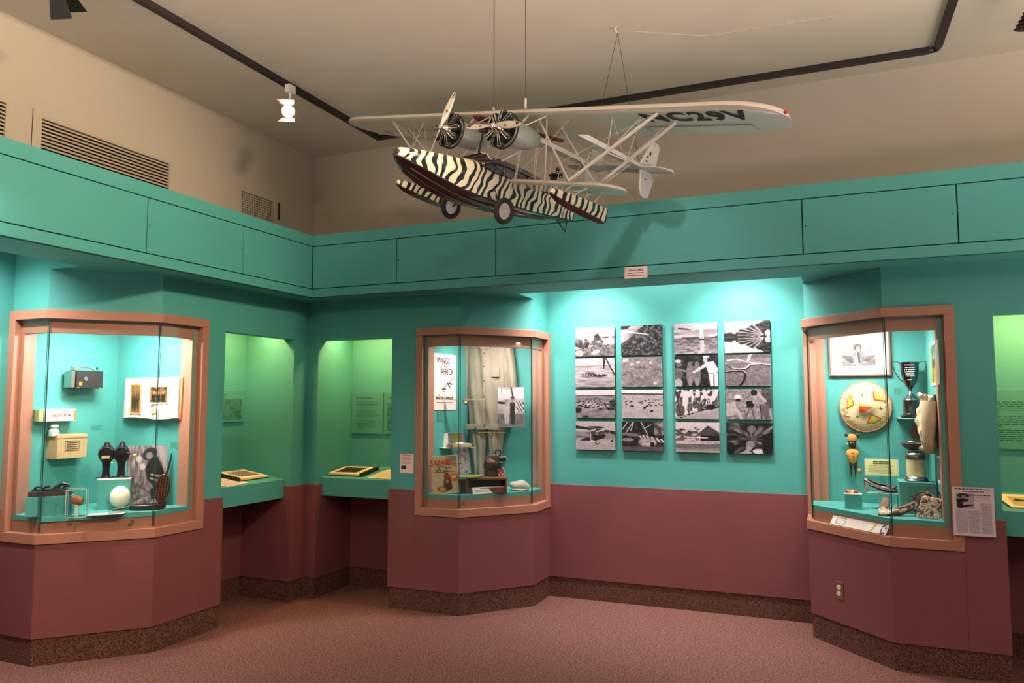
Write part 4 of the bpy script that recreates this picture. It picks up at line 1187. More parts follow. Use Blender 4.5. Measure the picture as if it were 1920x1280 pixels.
# typed labels on the panel
t = sheet_label('case_label', 'small teal printed caption right of the album', 'label', (-4.13, 3.884, 1.245), 0, 0.075, 0.045, 'panel')
lines('text', -0.033, 0.033, 0.004, 0.04, 5, 'greenink', t, y=-0.002, th=0.3, seed=41)
t = sheet_label('case_label', 'small teal printed caption under the box camera', 'label', (-4.6995, 3.54, 1.585), 90, 0.085, 0.03, 'panel')
lines('text', -0.04, 0.04, 0.003, 0.027, 3, 'greenink', t, y=-0.002, th=0.3, seed=42)
t = sheet_label('case_label', 'small teal printed caption at the right of the tan carton', 'label', (-4.6995, 3.74, 1.365), 90, 0.085, 0.03, 'panel')
lines('text', -0.04, 0.04, 0.003, 0.027, 3, 'greenink', t, y=-0.002, th=0.3, seed=43)
# slide projector / machine on the low block
t = thing('film_splicer', 'small black metal film splicer on the low display block', 'machine', (-4.43, 3.245, 0.984), 45)
MB().box(-0.125, 0.10, -0.05, 0.05, 0, 0.030).build('base', 'brownmetal', t, bevel=0.002)
m2 = MB(); m2.box(-0.11, 0.07, -0.04, 0.03, 0.030, 0.040); m2.build('bed', 'black', t, bevel=0.002)
for x in (-0.10, -0.055, 0.0, 0.05):
    MB().tube([(x, -0.02, 0.038), (x + 0.015, -0.02, 0.055), (x + 0.04, -0.02, 0.057)], 0.008, 8).build('clamp_arm', 'black', t)
MB().tube([(0.02, -0.02, 0.05), (0.05, -0.02, 0.072), (0.095, -0.02, 0.060)], [0.014, 0.012, 0.005], 10).build('lever', 'black', t)
# acrylic cube with the chip
t = thing('acrylic_box', 'clear acrylic box holding the brown stone chip', 'box', (-4.225, 3.250, 0.866), 45)
m2 = MB()
for a in ((-0.055, 0.055, -0.045, -0.042, 0, 0.165), (-0.055, 0.055, 0.042, 0.045, 0, 0.165), (-0.055, -0.052, -0.045, 0.045, 0, 0.165), (0.052, 0.055, -0.045, 0.045, 0, 0.165), (-0.055, 0.055, -0.045, 0.045, 0.162, 0.165)): m2.box(*a)
m2.build('box_walls', 'glass', t)
e_ = MB()
for x in (-0.055, 0.052):
    for y in (-0.0455, 0.0425): e_.box(x, x + 0.003, y, y + 0.003, 0, 0.165)
e_.box(-0.055, 0.055, -0.0455, -0.0425, 0.162, 0.165); e_.box(-0.055, 0.055, 0.0425, 0.0455, 0.162, 0.165); e_.box(-0.055, 0.055, -0.0455, -0.0425, 0, 0.003)
e_.build('box_edges', 'glassshine', t)
rr = random.Random(5); m2 = MB(); m2.sm = True
m2.sphere((0, 0, 0), 0.036, 0.016, 0.027, 16, 12); m2.v = [(x * (1 + rr.uniform(-.1, .1)), y, z * (1 + rr.uniform(-.12, .12)) + (0.008 if x < 0 else -0.002)) for x, y, z in m2.v]
o = m2.build('stone_chip', 'rock', None, smooth=1.5); o.location = (-4.225, 3.250, 0.96); o.rotation_euler = (0, 0, math.radians(45))
tag(o, 'brown irregular stone chip held inside the clear acrylic box', 'stone')
bx(-0.01, 0.01, -0.005, 0.005, 0.0, 0.072).build('chip_support', 'glassshine', t)
t = thing('case_card', 'white caption card lying on the deck before the ostrich egg', 'label', (-4.155, 3.385, 0.866), 45)
m2 = MB(); m2.prism([(-0.10, -0.035), (0.10, -0.035), (0.12, 0.045), (-0.07, 0.045)], 0, 0.0015); m2.build('sheet', 'paper', t)
m2 = MB(); m2.tube([(0.02, 0.0, 0.006), (0.06, 0.01, 0.008), (0.10, 0.02, 0.006)], 0.004, 6); m2.tube([(0.03, 0.018, 0.005), (0.07, 0.004, 0.01)], 0.003, 6); m2.build('metal_clip', 'steel', t)

# ================================================================== CASE 2 : flight suit, poster, projector
# poster on the left panel (faces +X)
t = thing('poster', 'tall cream poster reading WINGS over AFRICA in the flight suit case', 'poster', (-2.8535, 5.372, 1.492), 90)
bx(-0.187, 0.187, 0.0, 0.006, 0, 0.445).build('board', 'pinkpaper', t)
text('title', 'WINGS', 0.072, 'ink', t, (-0.035, -0.0008, 0.386), bold=0.0012, sx=0.92)
text('title', 'OVER', 0.032, 'ink', t, (-0.005, -0.0008, 0.344), bold=0.0005)
text('title', 'AFRICA', 0.070, 'ink', t, (0.028, -0.0008, 0.302), bold=0.0012, sx=0.92)
text('subtitle', 'BY', 0.018, 'ink', t, (-0.10, -0.0008, 0.116))
text('author', 'MARTIN JOHNSON', 0.034, 'ink', t, (-0.005, -0.0008, 0.092), bold=0.0009)
lines('imprint', -0.14, 0.13, 0.052, 0.066, 1, 'ink', t, y=-0.0008, th=0.5, seed=51, ragged=0)
m2 = MB()
for (x, z, s_) in ((0.065, 0.212, 1.0), (-0.03, 0.168, .8)):
    m2.tube([(x - .085 * s_, -0.001, z - .035 * s_), (x + .08 * s_, -0.001, z + .045 * s_)], 0.003 * s_, 5)
    m2.tube([(x - .03 * s_, -0.001, z + .005 * s_), (x + .0 * s_, -0.001, z - .03 * s_), (x + .02 * s_, -0.001, z - .025 * s_)], 0.004 * s_, 5)
    m2.tube([(x, -0.001, z), (x + .045 * s_, -0.001, z - .005 * s_)], 0.006 * s_, 5)
    m2.tube([(x + .04 * s_, -0.001, z - .005 * s_), (x + .07 * s_, -0.001, z + .015 * s_)], 0.002 * s_, 5)
m2.build('aircraft_drawing', 'ink', t)
t = sheet_label('case_label', 'small teal printed caption below the WINGS over AFRICA poster', 'label', (-2.8585, 5.30, 1.405), 90, 0.10, 0.075, 'panel')
lines('text', -0.045, 0.045, 0.008, 0.07, 6, 'greenink', t, y=-0.002, th=0.3, seed=52)

# flight suit hanging on the back panel: loft of soft cross-sections, wrinkled
t = thing('flight_suit', 'khaki one-piece flight suit hanging flat on the case back wall', 'overalls', (-2.665, 5.785, 0.90), 0)


def cloth_piece(rows, seed, name, depth=0.03, nseg=44, amp=0.015):
    """rows: (z, x0, x1); front surface bulges to -y with folds"""
    m2 = MB(); m2.sm = True
    ph = random.Random(seed).uniform(0, 6); rings = []; out = []
    for i in range(len(rows) - 1):
        for j in range(7):
            f = j / 7; out.append(tuple(rows[i][q] + (rows[i + 1][q] - rows[i][q]) * f for q in range(3)))
    out.append(rows[-1])
    for z, x0, x1 in out:
        ring = []
        for k in range(nseg + 1):
            a = k / nseg; x = x0 + (x1 - x0) * a
            bul = depth * math.sin(PI * a) ** 0.45 if 0 < k < nseg else 0
            fold = amp * (math.sin(a * 17 + ph + z * 5) * 0.6 + math.sin(a * 31 + z * 11 + ph) * 0.3 + math.sin(z * 26 + a * 6 + ph) * 0.35) * math.sin(PI * a)
            ring.append((x, -bul - fold, z))
        for k in range(8, -1, -1):
            a = k / 8; ring.append((x0 + (x1 - x0) * a, 0.004, z))
        rings.append(ring)
    m2.loft(rings)
    return m2.build(name, 'khaki', t, smooth=1.2)


cloth_piece([(1.155, -0.205, 0.19), (1.08, -0.21, 0.185), (0.78, -0.20, 0.165), (0.60, -0.185, 0.155), (0.46, -0.175, 0.165), (0.43, -0.17, 0.165)], 1, 'jacket_body', 0.055)
cloth_piece([(1.155, -0.235, -0.150), (0.98, -0.245, -0.165), (0.80, -0.250, -0.185), (0.70, -0.235, -0.195)], 2, 'left_sleeve', 0.045, 24)
cloth_piece([(1.155, 0.13, 0.215), (0.98, 0.14, 0.245), (0.80, 0.15, 0.262), (0.60, 0.16, 0.262), (0.52, 0.165, 0.25)], 3, 'right_sleeve', 0.045, 24)
cloth_piece([(0.46, -0.172, -0.015), (0.34, -0.160, -0.02), (0.18, -0.148, -0.03), (-0.03, -0.13, -0.035)], 4, 'trouser_leg', 0.04, 24)
cloth_piece([(0.46, -0.012, 0.150), (0.34, 0.0, 0.135), (0.18, 0.01, 0.125), (-0.03, 0.015, 0.11)], 5, 'trouser_leg', 0.04, 24)
cl = MB(); cl.plate([(-0.06, 1.155), (-0.012, 1.085), (-0.045, 1.10), (-0.075, 1.14)], -0.075, -0.06); cl.plate([(0.06, 1.155), (0.0, 1.085), (0.04, 1.10), (0.085, 1.14)], -0.075, -0.06)
cl.build('collar', 'khaki', t, bevel=0.003)
m2 = MB(); m2.box(-0.022, 0.0, -0.068, -0.058, 0.47, 1.085); m2.build('button_placket', 'khaki', t, bevel=0.003)
for z in (1.06, 0.95, 0.83, 0.70, 0.58): MB().lathe([(0.0001, -0.072), (0.007, -0.072), (0.007, -0.066), (0.0001, -0.066)], (-0.010, 0, z), 12, 'y').build('button', 'leather', t)
MB().box(0.055, 0.125, -0.062, -0.052, 0.86, 0.94).build('chest_pocket', 'khaki', t, bevel=0.003)
MB().box(-0.175, -0.01, -0.066, -0.056, 0.425, 0.47).build('waistband', 'khaki', t, bevel=0.003)
MB().box(0.03, 0.165, -0.066, -0.056, 0.425, 0.47).build('waistband', 'khaki', t, bevel=0.003)
MB().lathe([(0.0001, -0.071), (0.009, -0.071), (0.009, -0.066), (0.0001, -0.066)], (-0.085, 0, 0.447), 12, 'y').build('waist_button', 'brass', t)
MB().box(-0.252, -0.185, -0.05, -0.01, 0.66, 0.715).build('cuff', 'khaki', t, bevel=0.004)


def g_couple(u, v):
    g = .78 + .25 * (fbm(u, v, 6, 5, 221) - .5); g = pk(g, .95, poly(u, v, [(0, .92), (1, .98), (1, .72), (0, .70)]) * .8)
    g = pk(g, .3, seg(u, v, .5, 1, .6, .7, .03)); g = pk(g, .3, seg(u, v, .15, 1, .15, .8, .01)); g = pk(g, .2, seg(u, v, 0, .62, .3, .6, .03))
    z = (np.sin((u + v * .8) * 60) > 0).astype(float); g = pk(g, .1 + .85 * z, poly(u, v, [(.68, .66), (1, .66), (1, .38), (.72, .38)]))
    g = pk(g, .35 + .3 * fbm(u, v, 20, 14, 222), (v < .34).astype(float)); g = pk(g, .55, (v < .1).astype(float))
    g = pk(g, .8, poly(u, v, [(.24, .55), (.42, .55), (.42, .1), (.26, .1)])); g = pk(g, .7, ell(u, v, .33, .6, .06, .07)); g = pk(g, .6, ell(u, v, .33, .66, .07, .04)); g = pk(g, .3, seg(u, v, .34, .4, .34, .12, .008))
    g = pk(g, .25, poly(u, v, [(.46, .62), (.66, .62), (.64, .08), (.48, .08)])); g = pk(g, .62, ell(u, v, .56, .68, .05, .06)); g = pk(g, .3, ell(u, v, .56, .74, .08, .03)); return g


t = thing('photo_print', 'photograph of two people beside a striped seaplane, over the flight suit sleeve', 'photograph', (-2.420, 5.690, 1.350), 0)
bx(-0.116, 0.116, 0, 0.003, 0, 0.325).build('backing_board', 'paper', t)
picture('print', 0.232, 0.325, g_couple, t, y=-0.0008, nx=56, ny=76)
bx(-0.005, 0.005, 0.003, 0.14, 0.15, 0.16).build('stand_off_pin', 'steel', t)

# small shelf with the tin and leaflet
t = thing('acrylic_shelf', 'small clear shelf on the left panel of the flight suit case', 'shelf', (-2.79, 5.45, 1.192), 45)
bx(-0.13, 0.13, -0.07, 0.07, 0, 0.004).build('shelf_plate', 'glassshine', t)
bx(-0.13, 0.13, 0.062, 0.07, 0.004, 0.03).build('shelf_lip', 'glassshine', t)
t = thing('goggle_tin', 'open round-cornered metal tin with olive and grey lid lining', 'tin', (-2.755, 5.435, 1.197), 45)
def rrect(w, h, r, n=6):
    o = []
    for cx, cz, a0 in ((w / 2 - r, h - r, 0), (-w / 2 + r, h - r, 90), (-w / 2 + r, r, 180), (w / 2 - r, r, 270)):
        for k in range(n + 1): a = math.radians(a0 + 90 * k / n); o.append((cx + r * math.cos(a), cz + r * math.sin(a)))
    return o
m2 = MB(); m2.plate(rrect(0.16, 0.085, 0.028), 0.040, 0.052); o = m2.build('lid', 'steel', t, bevel=0.002); o.location = (-0.02, 0, 0.03)
m2 = MB(); m2.plate(rrect(0.142, 0.070, 0.022), 0.0385, 0.0405); o = m2.build('lid_lining', 'greyink', t); o.location = (-0.02, 0, 0.037)
bx(-0.045, 0.0, 0.036, 0.0386, 0.032, 0.108).build('lining_strip', 'green', t)
m2 = MB(); m2.prism([(p[0], p[1] - 0.05) for p in rrect(0.185, 0.095, 0.03)], 0, 0.028); m2.build('tin_base', 'kraft', t, bevel=0.003)
m2 = MB(); m2.sm = True; m2.sphere((0.0, 0, 0.030), 0.07, 0.034, 0.014, 20, 10); m2.build('goggles', 'steel', t, smooth=2)
t = thing('leaflet', 'folded cream leaflet with a small portrait standing beside the metal tin', 'leaflet', (-2.900 + .035, 5.345 + .02, 1.197), 45)
m2 = MB(); m2.add([(-0.045, 0, 0), (0.0, -0.012, 0), (0.045, 0.0, 0), (-0.05, 0.012, 0.105), (-0.004, 0.0, 0.112), (0.042, 0.012, 0.112)], [(0, 1, 4, 3), (1, 2, 5, 4)]); m2.build('folded_sheet', 'paper', t)
o = picture('portrait', 0.026, 0.05, lambda u, v: .15 + .75 * np.clip(ell(u, v, .5, .7, .2, .16) + ell(u, v, .5, .25, .35, .3) * .7, 0, 1), t, y=-0.0, x0=0.008, z0=0.045, nx=20, ny=28); o.location = (0, -0.009, 0.003); o.rotation_euler = (-0.1, 0, 0.26)
m2 = MB(); m2.prism([(-0.05, -0.06), (0.10, -0.03), (0.06, 0.0), (-0.05, -0.01)], 0, 0.001); m2.build('front_flap', 'paper', t)
# book SAFARI


def g_safari(u, v):
    c = np.stack([.82 + .06 * fbm(u, v, 5, 8, 231), .74 + .05 * fbm(u, v, 5, 8, 232), .62 + 0 * u], -1)
    r = random.Random(9)
    for i in range(26):
        x = r.uniform(.3, .95); y = r.uniform(.55, .85); a = r.uniform(2.2, 4.0); l = r.uniform(.08, .3)
        c = mixv(c, (.34, .28, .24), seg(u, v, x, y, x + l * math.cos(a), y + l * .5 * math.sin(a), .008))
    c = mixv(c, (.42, .36, .32), poly(u, v, [(.55, 1), (.95, .98), (.98, .7), (.62, .76)]) * fbm(u, v, 10, 12, 236))
    c = mixv(c, (.85, .42, .12), ell(u, v, .82, .42, .22, .10, .4)); c = mixv(c, (.95, .82, .6), ell(u, v, .82, .44, .08, .05))
    c = mixv(c, (.62, .44, .18), ell(u, v, .42, .14, .26, .09)); c = mixv(c, (.80, .62, .34), ell(u, v, .35, .13, .12, .06)); c = mixv(c, (.30, .18, .10), poly(u, v, [(.40, .22), (.48, .55), (.60, .56), (.74, .26), (.75, .12), (.55, .1)]) * .9)
    c = mixv(c, (.58, .34, .12), ell(u, v, .53, .44, .085, .12)); c = mixv(c, (.78, .6, .34), ell(u, v, .56, .33, .05, .05)); return c


t = thing('book', 'pale book titled SAFARI with a resting lion on its cover', 'book', (-2.705, 5.125, 0.866), 30)
b_ = MB().box(-0.098, 0.098, 0, 0.022, 0, 0.285).build('book_block', 'paper', t, bevel=0.001)
p_ = picture('cover_art', 0.194, 0.283, g_safari, t, y=-0.0008, nx=56, ny=80)
w_ = text('title', 'SAFARI', 0.055, 'red', t, (0, 0, 0), bold=0.0012, sx=0.9)
for o, l in ((b_, (0, 0, 0)), (p_, (0, 0, 0)), (w_, (-0.03, -0.002, 0.232))):
    R_ = Euler((-0.10, -0.07, 0)).to_matrix(); o.location = R_ @ Vector(l)
    o.rotation_euler = (Euler((-0.10, -0.07, 0)).to_matrix() @ (Euler((PI / 2, 0, 0)).to_matrix() if o is w_ else Matrix.Identity(3))).to_euler()
bx(-0.05, 0.05, 0.025, 0.09, 0, 0.004).build('book_stand', 'glassshine', t)
# map / sheet music behind
t = thing('map_card', 'pale pinkish map card leaning behind the SAFARI book', 'map', (-2.715, 5.445, 0.99), 45)
o = bx(-0.055, 0.055, 0, 0.003, 0, 0.195).build('card', 'greypaper', t); o.rotation_euler = (-0.05, -0.12, 0)
o = picture('map_print', 0.104, 0.185, lambda u, v: .80 - .55 * (np.abs(fbm(u, v, 4, 7, 301) - .5) < .018) - .3 * (np.abs(fbm(u, v, 7, 9, 311) - .5) < .02), t, y=-0.0008, z0=0.005, nx=40, ny=64); o.rotation_euler = (-0.05, -0.12, 0)
bx(-0.05, 0.05, 0.0, 0.05, -0.124, 0).build('support_block', 'teal', t)
# wooden stand, olive plate and projector
t = thing('wooden_stand', 'low dark brown wooden stand under the film projector', 'stand', (-2.47, 5.335, 0.866), 25)
MB().box(-0.155, 0.155, -0.065, 0.06, 0.102, 0.118).build('top_board', 'leather', t, bevel=0.002)
for x in (-0.155, 0.14): MB().box(x, x + 0.015, -0.065, 0.06, 0, 0.102).build('side_panel', 'leather', t, bevel=0.002)
MB().box(-0.14, 0.14, -0.055, -0.040, 0.0, 0.040).build('front_rail', 'leather', t, bevel=0.002)
MB().box(-0.14, 0.14, 0.03, 0.045, 0.0, 0.102).build('back_board', 'darkwood', t)
m2 = MB(); m2.lathe([(0.001, 0), (0.05, 0), (0.052, 0.05), (0.055, 0.10), (0.001, 0.10)], (-0.16, 0, 0), 20); m2.build('round_post', 'brownmetal', t, smooth=0.7)
t = thing('film_disc', 'flat olive green film can lid on the left end of the wooden stand', 'lid', (-2.590, 5.275, 0.985), 0)
MB().lathe([(0.001, 0), (0.098, 0), (0.104, 0.003), (0.104, 0.008), (0.06, 0.014), (0.001, 0.016)], n=36).build('disc', 'green', t, smooth=0.6)
MB().lathe([(0.001, 0.014), (0.004, 0.014), (0.003, 0.028), (0.001, 0.028)], n=8).build('centre_pin', 'black', t)
t = thing('film_camera', 'brown crackle metal cine camera with a wheel on top, on the wooden stand', 'movie camera', (-2.455, 5.40, 0.985), 25)
m2 = MB(); m2.sm = True
prof = [(-0.062, 0.055), (-0.068, 0.085), (-0.058, 0.125), (-0.035, 0.155), (0.0, 0.165), (0.045, 0.168), (0.06, 0.15), (0.062, 0.10), (0.055, 0.065), (0.03, 0.045), (-0.03, 0.045)]
m2.plate(prof, -0.032, 0.032); m2.build('camera_body', 'brownmetal', t, bevel=0.006)
MB().lathe([(0.001, -0.036), (0.03, -0.036), (0.036, -0.030), (0.036, 0), (0.001, 0)], (-0.02, -0.004, 0.10), 24, 'y').build('side_disc', 'brownmetal', t, smooth=0.6)
MB().box(-0.038, 0.022, -0.045, -0.040, 0.108, 0.124).build('name_band', 'kraft', t)
MB().tube([(0.045 + 0.021 * math.cos(a), -0.02, 0.178 + 0.024 * math.sin(a)) for a in [k * PI / 10 for k in range(21)]], 0.006, 8).build('top_wheel', 'gloss_black', t)
MB().tube([(0.045, -0.02, 0.155), (0.045, -0.02, 0.20)], 0.004, 6).build('wheel_spoke', 'steel', t)
MB().tube([(0.05, -0.01, 0.132), (0.105, -0.015, 0.135)], [0.022, 0.024], 18).build('upper_lens', 'black', t)
MB().lathe([(0.001, 0), (0.022, 0), (0.024, 0.006), (0.001, 0.007)], (0.105, -0.015, 0.135), 18, 'x').build('lens_ring', 'steel', t)
MB().tube([(0.03, -0.035, 0.085), (0.055, -0.06, 0.082)], [0.024, 0.026], 18).build('lower_lens', 'black', t)
MB().box(-0.06, 0.045, -0.03, 0.03, 0, 0.046).build('mounting_box', 'darkwood', t, bevel=0.003)
MB().box(-0.03, 0.03, -0.034, -0.030, 0.006, 0.042).build('gear_plate', 'brownmetal', t)
t = thing('badge', 'red and white rounded badge propped at the right of the cine camera', 'badge', (-2.385, 5.408, 0.985), 20)
m2 = MB(); m2.plate([(-0.034, 0), (0.036, 0), (0.030, 0.05), (0.016, 0.072), (-0.002, 0.078), (-0.02, 0.070), (-0.032, 0.045)], 0, 0.004); m2.build('badge_plate', 'pinkpaper', t, bevel=0.001)
m2 = MB(); m2.plate([(-0.028, 0.006), (0.030, 0.006), (0.025, 0.046), (0.012, 0.064), (-0.002, 0.070), (-0.016, 0.062), (-0.027, 0.042)], -0.001, 0); m2.build('red_field', 'red', t)
m2 = MB()
for x, z in ((-0.01, 0.05), (0.01, 0.045), (0.0, 0.03), (-0.015, 0.015), (0.015, 0.017)): m2.box(x - 0.005, x + 0.005, -0.002, -0.001, z - 0.005, z + 0.005)
m2.build('white_marks', 'paper', t)
t = thing('case_card', 'white caption card leaning on the front of the wooden stand', 'label', (-2.418, 5.290, 0.866), 50)
o = bx(-0.145, 0.125, -0.001, 0.0, 0, 0.052).build('sheet', 'paper', t); o.rotation_euler = (-0.35, 0, 0)
o = lines('heading', -0.08, 0.07, 0.035, 0.045, 1, 'ink', t, y=-0.002, th=0.5, seed=61, ragged=0); o.rotation_euler = (-0.35, 0, 0)
o = lines('text', -0.13, 0.11, 0.012, 0.032, 2, 'greyink', t, y=-0.002, th=0.35, seed=62); o.rotation_euler = (-0.35, 0, 0)
t = thing('cloth_cap', 'soft grey cotton cap lying at the right end of the flight suit case', 'cap', (-2.30, 5.58, 0.866), 25)
m2 = MB(); m2.sm = True; m2.sphere((0, 0, 0), 0.082, 0.055, 0.040, 28, 14)
m2.v = [(x, y, max(0.001, z + 0.036 + 0.006 * math.sin(x * 60) - 0.12 * abs(x) * (x > 0.02) * 0.6)) for x, y, z in m2.v]; m2.build('crown', 'khaki2', t, smooth=2)
MB().tube([(-0.06, -0.045, 0.010), (0.0, -0.062, 0.007), (0.06, -0.045, 0.010)], [0.004, 0.010, 0.004], 8).build('brim_fold', 'khaki2', t)


def toy_plane(label, loc, rot, span, m_, tilt=0.0):
    t = thing('toy_airplane', label, 'model airplane', loc, rot)
    MB().box(-span / 2, span / 2, -0.020, 0.012, 0, 0.004).build('wing', m_, t, bevel=0.001)
    m2 = MB(); m2.sm = True; m2.loft([[(0.012 * s_ * math.cos(a), y, -0.022 + 0.011 * s_ * math.sin(a)) for a in [k * PI / 6 for k in range(12)]] for y, s_ in ((-0.05, .3), (-0.035, 1), (0.0, 1.1), (0.05, .6), (0.09, .25))]); m2.build('fuselage', m_, t, smooth=1)
    for s_ in (-1, 1):
        MB().tube([(s_ * 0.02, -0.03, -0.008), (s_ * 0.02, 0.012, -0.008)], 0.008, 8).build('engine', 'steel', t)
        MB().tube([(s_ * span * .32, 0, 0), (s_ * span * .2, 0, -0.03), (s_ * span * .12, 0, 0)], 0.0016, 5).build('strut', m_, t)
    MB().box(-span * .16, span * .16, -0.01, 0.006, -0.026, -0.023).build('lower_wing', m_, t)
    MB().box(-0.03, 0.03, 0.08, 0.095, -0.01, -0.008).build('tail', m_, t)
    return t


t = toy_plane('thin brown toy seaplane hanging before the WINGS over AFRICA poster', (-2.70, 5.43, 1.570), 25, 0.29, 'kraft')
tag(MB().tube([(-2.70, 5.43, 1.573), (-2.71, 5.60, 1.62), (-2.72, 5.70, 1.63)], 0.0012, 5).build('display_wire', 'steel'), 'fine wire holding the brown toy seaplane', 'wire')
t = toy_plane('brass toy seaplane above the cine camera in the flight suit case', (-2.505, 5.50, 1.312), 20, 0.215, 'brass')
tag(MB().tube([(-2.505, 5.50, 1.318), (-2.48, 5.60, 1.33), (-2.47, 5.72, 1.335)], 0.0012, 5).build('display_wire', 'steel'), 'fine wire holding the brass toy seaplane', 'wire')
# ================================================================== CASE 3 : framed photo, hat, trophy, urn, shoes


def g_flyer(u, v):
    g = .86 - .1 * vnoise(u, v, 3, 8, 241); g = pk(g, .42 + .3 * fbm(u, v, 12, 6, 242), (v < .32).astype(float)); g = pk(g, .2, poly(u, v, [(0, .52), (.3, .45), (.4, .2), (.3, .12), (0, .4)]) * .7); g = pk(g, .25, poly(u, v, [(1, .5), (.7, .45), (.62, .2), (.8, .22), (1, .38)]) * .6)
    g = pk(g, .5, seg(u, v, 0, .80, 1, .82, .015)); g = pk(g, .4, seg(u, v, .2, .8, .36, .5, .01)); g = pk(g, .4, seg(u, v, .85, .8, .68, .5, .01))
    g = pk(g, .1, ell(u, v, .48, .84, .13, .15)); g = pk(g, .75, ell(u, v, .50, .80, .06, .09)); g = pk(g, .35 + .4 * fbm(u, v, 22, 20, 243), ell(u, v, .5, .42, .19, .32)); g = pk(g, .85, ell(u, v, .44, .25, .06, .2)); g = pk(g, .15, seg(u, v, .5, .6, .52, .2, .03)); return g


t = thing('framed_photograph', 'framed photograph of a person in flying gear above the woven hat', 'picture', (0.168, 5.812, 1.734), 0)
m2 = MB(); W2, H2 = 0.197, 0.345
for a in ((-W2, W2, 0, 0.012), (-W2, W2, H2 - 0.012, H2)): m2.box(a[0], a[1], -0.012, 0.015, a[2], a[3])
for a in ((-W2, -W2 + 0.012), (W2 - 0.012, W2)): m2.box(a[0], a[1], -0.012, 0.015, 0.012, H2 - 0.012)
m2.build('frame', 'leather', t, bevel=0.001)
bx(-W2 + 0.012, W2 - 0.012, -0.001, 0.01, 0.012, H2 - 0.012).build('mat_board', 'paper', t)
picture('print', 0.212, 0.155, g_flyer, t, y=-0.0022, x0=-0.112, z0=0.070, nx=80, ny=60)
# woven hat (shield-like), faces the room
t = thing('woven_hat', 'round woven straw hat with red and yellow patches on the back wall', 'hat', (0.194, 5.80, 1.522), 0)
m2 = MB(); m2.sm = True
m2.lathe([(0.001, -0.060), (0.030, -0.058), (0.048, -0.048), (0.056, -0.036), (0.10, -0.026), (0.166, -0.004), (0.170, 0.002), (0.166, 0.005), (0.10, -0.015), (0.001, -0.03)], (0, 0, 0), 56, 'y', 0.97, 1.03)
m2.build('brim_and_crown', 'straw', t, smooth=0.9)


def hatpatch(name, pts, m_, lift=0.0014):
    """patch following the cone: pts in (x, z)"""
    def yy(x, z):
        r = math.hypot(x, z)
        P_ = [(0, -0.060), (0.030, -0.058), (0.048, -0.048), (0.056, -0.036), (0.10, -0.026), (0.166, -0.004), (0.2, 0.01)]
        for (a, b), (c, d) in zip(P_[:-1], P_[1:]):
            if r <= c: return b + (d - b) * (r - a) / (c - a) - lift
        return 0
    m3 = MB(); n = 10
    a, b, c, d = pts
    g = []
    for i in range(n + 1):
        for j in range(n + 1):
            u, v = i / n, j / n
            x = (a[0] * (1 - u) + b[0] * u) * (1 - v) + (d[0] * (1 - u) + c[0] * u) * v
            z = (a[1] * (1 - u) + b[1] * u) * (1 - v) + (d[1] * (1 - u) + c[1] * u) * v
            g.append((x, yy(x, z), z))
    m3.add(g, [(i * (n + 1) + j, (i + 1) * (n + 1) + j, (i + 1) * (n + 1) + j + 1, i * (n + 1) + j + 1) for i in range(n) for j in range(n)])
    return m3.build(name, m_, t, recalc=False)


for k, (outer, inner, m_) in enumerate((
    ([(0.050, 0.108), (0.135, 0.035), (0.055, 0.042), (0.048, 0.07)], [(0.060, 0.098), (0.122, 0.044), (0.065, 0.052), (0.058, 0.07)], 'yellow'),
    ([(-0.095, 0.092), (-0.068, 0.015), (-0.120, -0.018), (-0.115, 0.045)], [(-0.096, 0.080), (-0.078, 0.018), (-0.115, -0.006), (-0.110, 0.045)], 'yellow'),
    ([(0.035, -0.045), (0.100, -0.080), (0.060, -0.115), (0.0, -0.120)], [(0.038, -0.060), (0.085, -0.083), (0.055, -0.108), (0.015, -0.112)], 'lime'),
    ([(-0.040, 0.030), (0.040, -0.002), (0.0, -0.034), (-0.040, -0.036)], [(-0.036, 0.024), (0.020, 0.010), (0.02, 0.0), (-0.036, 0.004)], 'lime'))):
    hatpatch('red_patch', outer, 'red'); hatpatch('yellow_patch', inner, m_, 0.0024)
for x, z in ((-0.018, 0.078), (0.095, -0.010), (-0.052, -0.068)):
    hatpatch('stitched_cross', [(x - .012, z - .002), (x + .012, z - .002), (x + .012, z + .002), (x - .012, z + .002)], 'ink', 0.002)
    hatpatch('stitched_cross', [(x - .002, z - .012), (x + .002, z - .012), (x + .002, z + .012), (x - .002, z + .012)], 'ink', 0.002)
m2 = MB(); pts = []
for k in range(49):
    a = 2 * PI * k / 48; r = 0.160 if k % 2 else 0.122
    pts.append((r * math.cos(a) * .97, -0.0035 - (0.162 - r) * 0.38 - 0.0035, r * math.sin(a) * 1.03))
m2.tube(pts, 0.0013, 4); m2.build('zigzag_stitching', 'olive', t)
m2 = MB(); m2.tube([(0.166 * math.cos(a) * .97, -0.002, 0.166 * math.sin(a) * 1.03) for a in [2 * PI * k / 48 for k in range(49)]], 0.004, 6); m2.build('rim_binding', 'orange', t)
